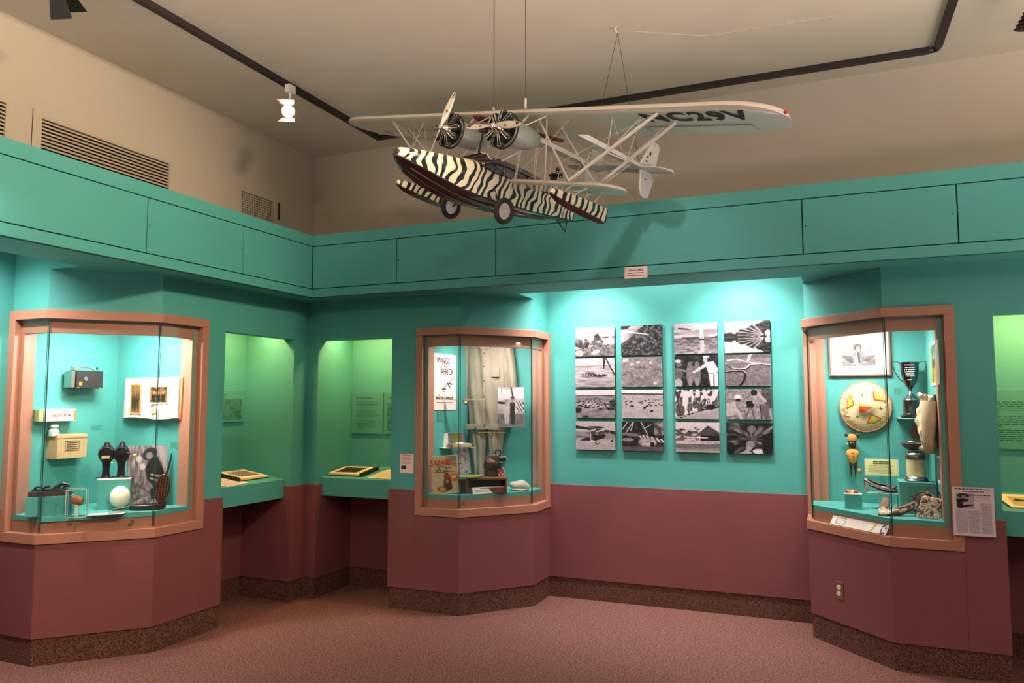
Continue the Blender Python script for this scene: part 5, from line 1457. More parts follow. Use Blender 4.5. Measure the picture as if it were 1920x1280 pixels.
# small shelf + trophy
t = thing('acrylic_shelf', 'small clear shelf under the silver trophy cup', 'shelf', (0.468, 5.70, 1.444), 0)
bx(-0.085, 0.090, -0.07, 0.13, 0, 0.004).build('shelf_plate', 'glassshine', t)
t = thing('trophy_cup', 'tall engraved silver trophy cup with two handles on a black base', 'trophy', (0.466, 5.69, 1.4495), 0)
MB().lathe([(0.001, 0), (0.062, 0), (0.062, 0.014), (0.052, 0.024), (0.048, 0.03), (0.048, 0.116), (0.001, 0.116)], n=36).build('base', 'gloss_black', t, smooth=0.6)
MB().lathe([(0.001, 0.116), (0.050, 0.116), (0.048, 0.124), (0.030, 0.136), (0.018, 0.155), (0.010, 0.168), (0.008, 0.178), (0.014, 0.184), (0.008, 0.190), (0.001, 0.190)], n=32).build('foot', 'silver', t, smooth=0.8)
MB().lathe([(0.001, 0.186), (0.010, 0.188), (0.028, 0.215), (0.044, 0.255), (0.054, 0.31), (0.057, 0.36), (0.060, 0.368), (0.056, 0.368), (0.050, 0.31), (0.038, 0.25), (0.001, 0.21)], n=40).build('bowl', 'darksilver', t, smooth=0.9)
for s_ in (-1, 1):
    MB().tube([(s_ * 0.054, 0, 0.358), (s_ * 0.07, 0, 0.372), (s_ * 0.098, 0, 0.374), (s_ * 0.097, 0, 0.34), (s_ * 0.085, 0, 0.30), (s_ * 0.062, 0, 0.255), (s_ * 0.038, 0, 0.235)], 0.0032, 8).build('handle', 'silver', t)
for i, (z, w_) in enumerate(((0.348, .055), (0.332, .05), (0.318, .055), (0.304, .055), (0.29, .045), (0.276, .045), (0.25, .03))):
    rr_ = 0.044 + (z - 0.25) * 0.13
    m2 = MB(); x = -w_ / 2 - .005; q = random.Random(i)
    while x < w_ / 2 - .005:
        d = q.uniform(.004, .010); y0 = -math.sqrt(max(1e-6, (rr_ + .0032) ** 2 - x * x)); m2.box(x, x + d * .8, y0, y0 + .001, z - .0025, z + .0025); x += d
    m2.build('engraving', 'paper', t, recalc=False)


def g_safariland(u, v):
    c = np.stack([.35 + .3 * fbm(u, v, 8, 8, 251), .65 + .1 * fbm(u, v, 8, 8, 252), .55 - .1 * v], -1)
    c = mixv(c, (.75, .68, .2), (v < .42).astype(float) * (fbm(u, v, 12, 10, 253) > .42)); c = mixv(c, (.36, .30, .16), seg(u, v, .35, 0, .4, .9, .06) + ell(u, v, .5, .5, .22, .12)); c = mixv(c, (.25, .5, .42), ell(u, v, .5, .85, .4, .12)); return np.clip(c, 0, 1)


t = thing('painting', 'small framed green and yellow painting on the right side panel of the trophy case', 'painting', (0.5695, 5.245, 1.655), -90)
bx(-0.195, 0.195, -0.008, 0, 0, 0.265).build('frame', 'paper', t, bevel=0.001)
picture('canvas', 0.36, 0.235, g_safariland, t, y=-0.0086, z0=0.015, nx=60, ny=44)
# bush shirt
t = thing('safari_blouse', 'crumpled cream canvas safari blouse hanging at the right of the trophy case', 'blouse', (0.5695, 5.32, 1.25), -90)
m2 = MB(); m2.sm = True; rings = []
for i in range(41):
    f = i / 40; z = 0.02 + 0.32 * f
    hw = 0.10 + 0.08 * math.sin(PI * min(1, f * 1.15)) - 0.05 * max(0, f - .7)
    dp = 0.055 + 0.035 * math.sin(PI * f)
    ring = []
    for k in range(56):
        a = 2 * PI * k / 56
        w = 1 + 0.10 * math.sin(a * 5 + f * 9) + 0.07 * math.sin(a * 9 - f * 19) + 0.05 * math.sin(a * 3 + f * 31)
        x = hw * math.cos(a) * w - 0.03 * (1 - f); y = -dp * (0.5 + 0.5 * math.sin(a) * w) * 1.1 - 0.004
        ring.append((x, min(y, -0.001), z + 0.012 * math.sin(a * 3 + f * 5)))
    rings.append(ring)
m2.loft(rings); m2.build('garment_body', 'blouse', t, smooth=1.6)
m2 = MB(); m2.sm = True; m2.tube([(0.11, -0.045, 0.30), (0.15, -0.055, 0.20), (0.14, -0.06, 0.08), (0.12, -0.05, 0.0)], [0.042, 0.046, 0.036, 0.026], 16, flat=.8); m2.build('sleeve', 'blouse', t, smooth=1.5)
MB().tube([(-0.05, -0.075, 0.335), (0.0, -0.085, 0.35), (0.05, -0.075, 0.338)], [0.012, 0.014, 0.012], 10).build('collar', 'blouse', t)
t = thing('photo_print', 'curled black and white print hanging under the safari blouse', 'photograph', (0.5695, 5.235, 1.065), -90)
bx(-0.10, 0.10, -0.004, 0, 0, 0.165).build('backing_board', 'paper', t)
picture('print', 0.18, 0.13, lambda u, v: .2 + .7 * fbm(u, v, 8, 6, 261), t, y=-0.0046, z0=0.02, nx=40, ny=30)
# riser + urn
t = thing('display_riser', 'teal display block with printed text under the onyx and silver urn', 'display block', (0.46, 5.45, 0.865), 0)
MB().box(-0.105, 0.10, -0.10, 0.12, 0, 0.192).build('block', 'teal', t, bevel=0.001)
lines('printed_text', -0.06, 0.09, 0.03, 0.17, 12, 'greenink', t, y=-0.101, th=0.22, seed=71)
t = thing('urn', 'onyx and silver cylindrical urn with a shell lid on the teal block', 'urn', (0.460, 5.44, 1.0575), 0)
MB().lathe([(0.001, 0.0), (0.066, 0.0), (0.070, 0.008), (0.064, 0.016), (0.066, 0.022), (0.058, 0.030), (0.001, 0.030)], n=36).build('silver_foot', 'silver', t, smooth=0.7)
for a in (0.6, 2.5, 4.6): MB().sphere((0.052 * math.cos(a), 0.052 * math.sin(a), 0.003), 0.014, 0.014, 0.006, 12, 8).build('ball_foot', 'silver', t)
MB().lathe([(0.001, 0.030), (0.056, 0.030), (0.056, 0.140), (0.001, 0.140)], n=36).build('onyx_body', 'marble', t, smooth=0.7)
MB().lathe([(0.001, 0.138), (0.058, 0.138), (0.060, 0.150), (0.057, 0.162), (0.064, 0.170), (0.058, 0.178), (0.04, 0.186), (0.001, 0.188)], n=36).build('silver_collar', 'silver', t, smooth=0.7)
t = thing('shell_dish', 'dark shell-shaped silver dish with raised lid on top of the urn', 'dish', (0.452, 5.44, 1.2465), 0)
m2 = MB(); m2.sm = True
m2.lathe([(0.001, 0), (0.03, 0.004), (0.06, 0.022), (0.078, 0.048), (0.074, 0.050), (0.055, 0.028), (0.001, 0.010)], n=40, sy=0.7); m2.build('lower_shell', 'brownmetal', t, smooth=1.0)
m2 = MB(); m2.sm = True
m2.lathe([(0.001, 0), (0.03, -0.004), (0.052, -0.014), (0.056, -0.020), (0.050, -0.018), (0.028, -0.010), (0.001, -0.006)], n=32); o = m2.build('raised_lid', 'brownmetal', t, smooth=1.0); o.rotation_euler = (-1.35, 0.15, 0); o.location = (0.035, 0.03, 0.125)
m2 = MB(); m2.sm = True; m2.sphere((0.055, -0.03, 0.022), 0.036, 0.026, 0.026, 16, 10); m2.v = [(x + .004 * math.sin(z * 400), y, z + .004 * math.sin(x * 300)) for x, y, z in m2.v]; m2.build('pale_tassel', 'ivory', t, smooth=2)
m2 = MB(); m2.sm = True; m2.sphere((0.0, 0.0, 0.052), 0.04, 0.03, 0.014, 16, 8); m2.build('bright_cap', 'silver', t, smooth=2)
# doll
t = thing('carved_doll', 'small dark carved doll in an amber cloth tunic on the back wall', 'doll', (0.103, 5.79, 1.03), 0)
m2 = MB(); m2.sm = True; m2.loft([[(rx * math.cos(a), ry * math.sin(a) - .012, z) for a in [k * PI / 8 for k in range(16)]] for z, rx, ry in ((0.20, .010, .010), (0.205, .020, .016), (0.23, .024, .020), (0.262, .027, .02), (0.29, .024, .02), (0.30, .01, .01))]); m2.build('head', 'darkwood', t, smooth=1)
m2 = MB(); m2.sm = True; m2.loft([[(rx * math.cos(a), ry * math.sin(a) - .012, z) for a in [k * PI / 8 for k in range(16)]] for z, rx, ry in ((0.255, .026, .020), (0.265, .031, .024), (0.285, .031, .024), (0.300, .024, .020), (0.303, .01, .01))]); m2.build('cap', 'ember', t, smooth=1)
for s_ in (-1, 1): MB().sphere((s_ * 0.036, -0.012, 0.296), 0.013, 0.010, 0.013, 14, 10).build('pompom', 'ink', t)
for s_ in (-1, 1): MB().sphere((s_ * 0.009, -0.033, 0.245), 0.003, 0.002, 0.003, 8, 6).build('eye', 'ivory', t)
MB().sphere((0, -0.035, 0.232), 0.004, 0.004, 0.007, 8, 6).build('nose', 'darkwood', t)
for s_ in (-1, 1): MB().sphere((s_ * 0.032, -0.014, 0.235), 0.003, 0.003, 0.005, 8, 6).build('earring', 'ivory', t)
m2 = MB(); m2.sm = True; m2.loft([[(rx * math.cos(a), ry * math.sin(a) - .014, z) for a in [k * PI / 8 for k in range(16)]] for z, rx, ry in ((0.100, .010, .012), (0.115, .026, .018), (0.150, .034, .022), (0.172, .044, .022), (0.190, .034, .020), (0.202, .014, .012))]); m2.build('tunic', 'ember', t, smooth=1)
for z in (0.175, 0.150, 0.125): MB().sphere((0.002, -0.037, z), 0.0035, 0.002, 0.0035, 8, 6).build('button', 'darkwood', t)
for s_, zb in ((-1, 0.0), (1, -0.006)): MB().tube([(s_ * 0.014, -0.012, 0.115), (s_ * 0.014, -0.012, 0.06), (s_ * 0.013, -0.014, zb + .004)], [0.012, 0.007, 0.002], 10).build('leg', 'darkwood', t)
MB().box(-0.024, 0.028, -0.026, 0.002, 0.088, 0.112).build('hip_wrap', 'darkwood', t, bevel=0.005)
MB().sphere((0.038, -0.02, 0.055), 0.013, 0.009, 0.016, 12, 8).build('small_pouch', 'ember', t)
t = sheet_label('case_card', 'yellow typed card on the back wall behind the raised shoe', 'label', (0.275, 5.70, 1.062), 0, 0.205, 0.112, 'paper')
bx(-0.094, 0.094, -0.002, -0.0015, 0.006, 0.106).build('yellow_sheet', 'yellowpaper', t)
lines('heading', -0.05, 0.05, 0.074, 0.098, 2, 'ink', t, y=-0.0026, th=0.6, seed=72, ragged=0)
lines('text', -0.08, 0.08, 0.012, 0.070, 6, 'greyink', t, y=-0.0026, th=0.3, seed=73)
bx(-0.01, 0.01, 0, 0.13, 0.05, 0.06).build('stand_off_pin', 'glassshine', t)
# caption on glass behind the cup
t = sheet_label('case_label', 'small teal printed caption beside the trophy cup', 'label', (0.40, 5.8285, 1.60), 0, 0.05, 0.05, 'panel')
lines('text', -0.022, 0.022, 0.004, 0.045, 5, 'greenink', t, y=-0.002, th=0.3, seed=44)


def shoe(label, loc, rot, pitch=0.0, open_=True, m_='snake', heel=0.055, L=0.20):
    t = thing('heeled_shoe', label, 'shoe', loc, rot)
    parts = []
    # upper: loft along x (toe at -x)
    n = 20; rings = []
    st = [(-0.100, .008, .006, .010), (-0.092, .022, .004, .024), (-0.07, .032, .003, .036), (-0.04, .035, .004, .046), (-0.01, .030, .010, .050), (0.02, .026, .022, .056), (0.05, .025, .034, .068), (0.08, .025, heel - .012, .086), (0.095, .020, heel - .008, .092), (0.102, .010, heel - .002, .088)]
    m2 = MB(); m2.sm = True
    for x, w, zb, zt in st:
        ring = []
        for k in range(n):
            a = 2 * PI * k / n; c, s_ = math.cos(a), math.sin(a)
            ring.append((x, w * c * (1 - .25 * max(0, s_)), zb + (zt - zb) * (0.5 + 0.5 * s_)))
        rings.append(ring)
    m2.loft(rings); parts.append(m2.build('upper', m_, t, smooth=1.4))
    m2 = MB(); m2.sm = True; rings = []
    for x, w, z in ((-0.035, .010, .0475), (-0.02, .020, .0505), (0.02, .021, .058), (0.06, .019, .075), (0.092, .014, .0905), (0.10, .006, .0935)):
        rings.append([(x, w * math.cos(2 * PI * k / 12), z + .0015 * math.sin(2 * PI * k / 12)) for k in range(12)])
    m2.loft(rings); parts.append(m2.build('opening_lining', 'leather', t, smooth=1.4))
    m2 = MB(); m2.sm = True; m2.loft([[(x + rx * math.cos(2 * PI * k / 14), ry * math.sin(2 * PI * k / 14), z) for k in range(14)] for z, x, rx, ry in ((0.0, .088, .010, .010), (0.02, .089, .0095, .0095), (heel - .02, .086, .014, .015), (heel - .004, .082, .022, .020))])
    parts.append(m2.build('heel', m_ if m_ != 'silver' else 'silver', t, smooth=1.0))
    m2 = MB(); m2.sm = True; rings = []
    for x, w, z in ((-0.102, .010, .003), (-0.07, .031, .001), (-0.03, .034, .001), (0.01, .026, .012), (0.05, .02, .030), (0.07, .02, heel - .016)):
        rings.append([(x, -w, z), (x, w, z), (x, w, z + .003), (x, -w, z + .003)])
    m2.loft(rings); parts.append(m2.build('sole', 'leather', t, smooth=0.5))
    return t


def snake_mat():
    m = bpy.data.materials.new('snakeskin'); m.use_nodes = True; nt = m.node_tree; bs = nt.nodes['Principled BSDF']; bs.inputs['Roughness'].default_value = 0.32
    tc = nt.nodes.new('ShaderNodeTexCoord'); v = nt.nodes.new('ShaderNodeTexNoise'); v.inputs['Scale'].default_value = 26; v.inputs['Detail'].default_value = 1.5; v.inputs['Distortion'].default_value = 1.6
    r = nt.nodes.new('ShaderNodeValToRGB'); r.color_ramp.interpolation = 'CONSTANT'
    e = r.color_ramp.elements; e[0].position = 0; e[0].color = lin((98, 66, 58)) + (1,); e[1].position = 0.44; e[1].color = lin((206, 186, 160)) + (1,)
    q = e.new(0.54); q.color = lin((160, 118, 104)) + (1,); q = e.new(0.60); q.color = lin((214, 198, 172)) + (1,)
    nt.links.new(tc.outputs['Object'], v.inputs['Vector']); nt.links.new(v.outputs['Fac'], r.inputs['Fac']); nt.links.new(r.outputs['Color'], bs.inputs['Base Color'])
    return m


M['snake'] = snake_mat()
t = thing('acrylic_shelf', 'small clear shelf under the raised metallic shoe', 'shelf', (0.275, 5.53, 0.966), 0)
bx(-0.10, 0.085, -0.05, 0.045, 0, 0.004).build('shelf_plate', 'glassshine', t)
m2 = MB(); m2.box(-0.03, -0.024, 0, 0.045, -0.101, 0); m2.box(0.05, 0.056, 0, 0.045, -0.101, 0); m2.build('shelf_legs', 'glassshine', t)
t = shoe('pale metallic high-heeled shoe on the small clear shelf', (0.262, 5.525, 0.9705), 180, m_='silver')
MB().sphere((-0.075, 0, 0.040), 0.018, 0.024, 0.010, 14, 8).build('toe_bow', 'silver', t)
shoe('brown and cream snakeskin shoe pointing at the glass, left one of the pair', (0.262, 5.265, 0.866), 82)
shoe('brown and cream snakeskin shoe turned sideways, right one of the pair', (0.352, 5.235, 0.866), 22)
# round clutch and flap bag
t = thing('round_handbag', 'dark round handbag with a metal rim behind the snakeskin clutch', 'handbag', (0.485, 5.275, 0.866), -10)
m2 = MB(); m2.sm = True; m2.sphere((0, 0, 0.075), 0.066, 0.030, 0.074, 26, 16); m2.build('bag_body', 'brownmetal', t, smooth=2)
MB().tube([(0.064 * math.cos(a), -0.012, 0.075 + 0.072 * math.sin(a)) for a in [k * PI / 14 for k in range(2, 27)]], 0.0035, 8).build('metal_rim', 'silver', t)
MB().tube([(0.0, 0.0, 0.148), (0.02, 0.0, 0.175), (0.06, 0.0, 0.178), (0.085, 0, 0.13), (0.08, 0, 0.09)], 0.004, 8).build('handle', 'brownmetal', t)
for x, z in ((0.02, 0.135), (0.05, 0.115), (0.065, 0.10)): MB().sphere((x, -0.02, z), 0.014, 0.010, 0.014, 12, 8).build('leather_bead', 'leather', t)
t = thing('clutch_bag', 'flat snakeskin clutch bag leaning in the right corner of the case', 'handbag', (0.485, 5.150, 0.868), -12)
m2 = MB(); m2.plate([(-0.062, 0.004), (0.060, -0.0), (0.078, 0.118), (-0.018, 0.132), (-0.030, 0.12)], -0.010, 0.010); o = m2.build('bag_body', 'snake', t, bevel=0.006); o.rotation_euler = (-0.15, 0, 0)
m2 = MB(); m2.plate([(-0.030, 0.118), (0.076, 0.112), (0.03, 0.062), (0.0, 0.075)], -0.014, -0.010); o = m2.build('flap', 'snake', t, bevel=0.001); o.rotation_euler = (-0.15, 0, 0)
t = thing('display_riser', 'small teal display cube under the beaded ornament', 'display block', (0.093, 5.475, 0.865), 0)
MB().box(-0.052, 0.050, -0.045, 0.045, 0, 0.094).build('block', 'teal', t, bevel=0.001)
bx(-0.052, 0.050, -0.045, 0.045, 0.094, 0.097).build('top_plate', 'white', t)
t = thing('beaded_ornament', 'small beaded ring ornament on the small teal cube', 'jewellery', (0.083, 5.475, 0.963), 0)
for i, (x, y, r_, m_) in enumerate(((-0.032, -0.01, .011, 'rock'), (-0.014, -0.016, .012, 'ember'), (0.004, -0.017, .011, 'ivory'), (0.022, -0.012, .012, 'red'), (0.034, 0.002, .010, 'rock'), (-0.022, 0.012, .010, 'leather'), (0.01, 0.014, .011, 'steel'))):
    MB().sphere((x, y, r_), r_, r_, r_, 12, 8).build('bead', m_, t)
t = thing('glass_stub', 'tiny clear peg standing on the deck beside the small teal cube', 'peg', (0.185, 5.46, 0.865), 0)
bx(-0.005, 0.005, -0.005, 0.005, 0, 0.018).build('peg', 'glassshine', t)
# flyer lying on the sill of case 3
ang3 = math.degrees(math.atan2(5.06 - 5.55, 0.28 + 0.175))
t = thing('laminated_flyer', 'white laminated flyer strip propped on the sill of the trophy case', 'flyer', (0.108, 5.2455 - 0.012, 0.768), ang3)
R_ = (-0.55, 0, 0)
o = bx(-0.235, 0.215, -0.002, 0.0, 0, 0.062).build('strip', 'paper', t); o.rotation_euler = R_
m2 = MB()
for a in ((-0.195, -0.115, 0.012, 0.014), (-0.195, -0.115, 0.050, 0.052), (-0.195, -0.193, 0.012, 0.052), (-0.117, -0.115, 0.012, 0.052), (-0.193, -0.117, 0.026, 0.027), (-0.193, -0.117, 0.038, 0.039)): m2.box(a[0], a[1], -0.003, -0.002, a[2], a[3])
o = m2.build('table_print', 'ink', t, recalc=False); o.rotation_euler = R_
o = lines('text', -0.10, 0.075, 0.010, 0.052, 5, 'greypaper', t, y=-0.003, th=0.3, seed=81); o.rotation_euler = R_
m2 = MB(); m2.plate([(0.09, 0.006), (0.108, 0.008), (0.116, 0.035), (0.135, 0.056), (0.10, 0.058), (0.104, 0.035)], -0.003, -0.002); o = m2.build('gold_figure', 'brass', t); o.rotation_euler = R_
o = picture('photo_corner', 0.045, 0.060, lambda u, v: .15 + .8 * (fbm(u, v, 6, 8, 271) > .5), t, y=-0.003, x0=0.168, z0=0.001, nx=24, ny=30); o.rotation_euler = R_

# ================================================================== THE MODEL SEAPLANE (built in full-size metres, scaled 0.143)
AP = thing('model_airplane', 'zebra-striped twin-engine model seaplane hanging on wires from the ceiling', 'model airplane', (-1.919, 3.070, 2.709))
AP.rotation_euler = (math.radians(-13.502), math.radians(-2.302), math.radians(-109.954))
SC = 0.14308
AP.scale = (SC, SC, SC)


def apt(name, mb, m_, **k):
    return mb.build(name, m_, AP, **k)


# hull: stations x, keel z, chine z, chine w, sill z, sill w, shoulder z, shoulder w, top z
ST = [(0.02, .17, .21, .06, .30, .08, .38, .06, .42), (-.15, -.02, .17, .24, .36, .27, .46, .18, .52), (-.5, -.23, .07, .44, .42, .45, .55, .30, .60),
      (-1.25, -.53, -.08, .64, .50, .64, .66, .42, .70), (-2.35, -.72, -.27, .76, .56, .75, .76, .55, .84), (-3.15, -.75, -.33, .80, .60, .78, .84, .62, .95),
      (-3.85, -.73, -.34, .80, .62, .78, 1.02, .68, 1.30), (-4.5, -.70, -.33, .80, .62, .78, 1.04, .68, 1.33), (-6, -.55, -.28, .76, .62, .74, 1.02, .64, 1.30),
      (-7.2, -.36, -.2, .66, .6, .62, .96, .50, 1.16), (-8.2, -.17, -.1, .5, .52, .45, .74, .3, .84), (-9.35, -.04, .0, .28, .30, .26, .44, .14, .50)]


def interp(x):
    for a, b in zip(ST[:-1], ST[1:]):
        if x >= b[0]:
            t_ = (x - a[0]) / (b[0] - a[0]); return [a[i] + (b[i] - a[i]) * t_ for i in range(9)]
    return list(ST[-1])


XX = [0.02, -.06, -.15, -.3, -.5, -.85, -1.25, -1.8, -2.35, -2.8, -3.15, -3.5, -3.85, -4.5, -5.2, -6, -6.6, -7.2, -7.7, -8.2, -8.8, -9.35]
up_, lo_ = [], []
for x in XX:
    _, kz, cz, cw, sz, sw, wz, ww, tz = interp(x)
    side = [(cw, cz), (cw * .5 + sw * .5 + .01, (cz + sz) / 2), (sw, sz), ((sw + ww) / 2 + .02, (sz + wz) / 2), (ww, wz), (ww * .5, tz - (tz - wz) * .25), (0, tz)]
    up_.append([(x, y, z) for y, z in side] + [(x, -y, z) for y, z in reversed(side[:-1])])
    lo = [(cw + .015, cz + .03), (cw + .02, cz - .02), (cw * .5, (kz + cz) / 2 - .06), (0, kz)]
    lo_.append([(x, y, z) for y, z in lo] + [(x, -y, z) for y, z in reversed(lo[:-1])])
m2 = MB(); m2.loft(up_); apt('hull', m2, 'zebra', smooth=0.7)
m2 = MB(); m2.loft(lo_); apt('hull_bottom', m2, 'hullblack', smooth=0.6)
for k_, off in enumerate((0.30, 0.62)):
    m2 = MB()
    for s_ in (-1, 1):
        m2.tube([(x, s_ * interp(x)[3] * (1 - off), interp(x)[1] * off + interp(x)[2] * (1 - off) - .075) for x in XX[4:-3]], 0.022, 6)
    apt('bottom_strake', m2, 'strake')
# cabin: windscreen, side windows, roof
m2 = MB()
roof = []
for x in (-3.80, -4.5, -5.2, -6, -6.6, -7.2, -7.7, -8.15):
    _, kz, cz, cw, sz, sw, wz, ww, tz = interp(x)
    roof.append([(x, ww + .02, wz + .01), (x, ww * .55, tz - (tz - wz) * .22 + .025), (x, 0, tz + .03), (x, -ww * .55, tz - (tz - wz) * .22 + .025), (x, -ww - .02, wz + .01), (x, -ww + .04, wz - .05), (x, 0, tz - .12), (x, ww - .04, wz - .05)])
m2.loft(roof); apt('cabin_roof', m2, 'cabinroof', smooth=0.8)
# windscreen: raked glazed nose of the cabin
A_ = [(-3.15, y, 0.86 + .10 * (1 - (y / .66) ** 2)) for y in (-.66, -.35, 0, .35, .66)]
B_ = [(-3.78, y * .98, 1.05 + .26 * (1 - (abs(y) / .68) ** 2)) for y in (-.70, -.35, 0, .35, .70)]
m2 = MB(); m2.loft([[(x + .01, y, z + .015) for x, y, z in A_] + [(x, y, z - .08) for x, y, z in reversed(A_)], [(x + .02, y, z + .02) for x, y, z in B_] + [(x, y, z - .08) for x, y, z in reversed(B_)]])
ws = apt('windscreen', m2, 'cabinroof', smooth=0.5)
m2 = MB()
for a, b in zip(A_, B_): m2.tube([(a[0] + .02, a[1], a[2] + .03), (b[0] + .03, b[1], b[2] + .035)], 0.022, 6)
m2.tube([(x + .02, y, z + .03) for x, y, z in A_], .022, 6)
m2.build('window_bars', 'black', ws)
m2 = MB(); m2.tube([(x + .03, y, z + .045) for x, y, z in B_], .03, 6); m2.build('roof_edge', 'white', ws)
for s_ in (-1, 1):
    xs = [-3.25, -3.85, -4.40, -5.05, -5.70, -6.35, -7.0]
    for i in range(6):
        xa, xb = xs[i] - .04, xs[i + 1] + .04
        def P_(x, zf):
            q = interp(x); z = q[4] + (q[6] - q[4]) * zf; w = q[5] + (q[7] - q[5]) * zf + .035 + (.02 if 0.2 < zf < .8 else 0)
            return (x, s_ * w, z)
        hi = .92 if i else .6
        v = [P_(xa, .06 if i else .5), P_(xb, .06), P_(xb, .92), P_(xa, hi if i else .62)]
        m2 = MB(); m2.add(v + [(x, y - s_ * .04, z) for x, y, z in v], [(0, 1, 2, 3), (7, 6, 5, 4), (0, 4, 5, 1), (1, 5, 6, 2), (2, 6, 7, 3), (3, 7, 4, 0)])
        w_ = apt('cabin_window', m2, 'winglass')
        m2 = MB(); m2.tube([(q[0], q[1] + s_ * .008, q[2]) for q in v + [v[0]]], .022, 5); m2.build('window_frame', 'black', w_)
# nose ornament and small fittings
m2 = MB(); m2.sphere((-2.2, .55, .60), .13, .04, .07, 12, 8); apt('nose_badge', m2, 'brass')


# airfoil wing
def wing(name, half, le, te, z, thick, tip, m_, n=26, tipte=None):
    ys = []
    k = 12
    t0 = half - tip
    ys = [-(t0 + tip * math.sin(PI / 2 * i / k)) for i in range(k, 0, -1)] + list(np.linspace(-t0, t0, 9)) + [t0 + tip * math.sin(PI / 2 * i / k) for i in range(1, k + 1)]
    c = le + (te - le) * .42
    prof = [(0, 0), (.015, .35), (.06, .62), (.15, .88), (.30, 1.0), (.5, .9), (.7, .62), (.88, .28), (1, .04), (1, 0), (.8, -.02), (.5, -.08), (.3, -.14), (.12, -.18), (.03, -.14)]
    rings = []
    for y in ys:
        t_ = max(0, (abs(y) - t0) / tip); s_ = math.sqrt(max(0.0025, 1 - t_ * t_))
        L = c + (le - c) * s_; T = c + (te - c) * s_
        th = thick * (.25 + .75 * s_)
        rings.append([(L + (T - L) * a, y, z + b * th + .0) for a, b in prof])
    m = MB(); m.loft(rings); return apt(name, m, m_, smooth=0.9)


wing('upper_wing', 10.92, -4.15, -6.87, 2.93, .28, 1.55, 'winglet')
lw = wing('lower_wing', 5.69, -4.72, -6.28, .56, .17, .95, 'winglet')
for s_ in (-1, 1):
    m2 = MB(); m2.tube([(-6.52, s_ * 5.54, 2.905), (-5.98, s_ * 5.54, 2.895), (-5.92, s_ * 9.5, 2.895), (-6.46, s_ * 9.5, 2.905)], .018, 5); apt('aileron_gap', m2, 'greyink')
m2 = MB(); m2.sphere((-5.1, 10.93, 2.98), .07, .06, .06, 12, 8); apt('navigation_light', m2, 'red')
m2 = MB(); m2.sphere((-5.1, -10.93, 2.98), .07, .06, .06, 12, 8); apt('navigation_light', m2, 'greenink')
# registration under the port wing: reads outward, tops toward the leading edge
tx = text('registration', 'NC29V', 1.12, 'ink', AP, (0, 0, 0), ext=0.006, bold=0.03, space=1.12)
tx.rotation_euler = Matrix(((0, 1, 0), (1, 0, 0), (0, 0, -1))).to_euler()
tx.location = (-4.98, 8.0, 2.868)
# dark red tapering bar set slantwise under the wing centre
m2 = MB(); m2.tube([(-3.95, -1.05, 2.80), (-4.15, -.95, 2.78), (-4.6, -.70, 2.78), (-5.9, .02, 2.78), (-6.8, .52, 2.78), (-7.25, .75, 2.80)], [.06, .15, .06, .05, .11, .07], 10, flat=.5)
apt('dark_red_bar', m2, 'redpaint')


def strut(a, b, r=.055, name='strut', m_='strut', flat=.6):
    m = MB(); m.tube([a, b], r * .88, 8, flat=flat); return apt(name, m, m_, smooth=0.8)


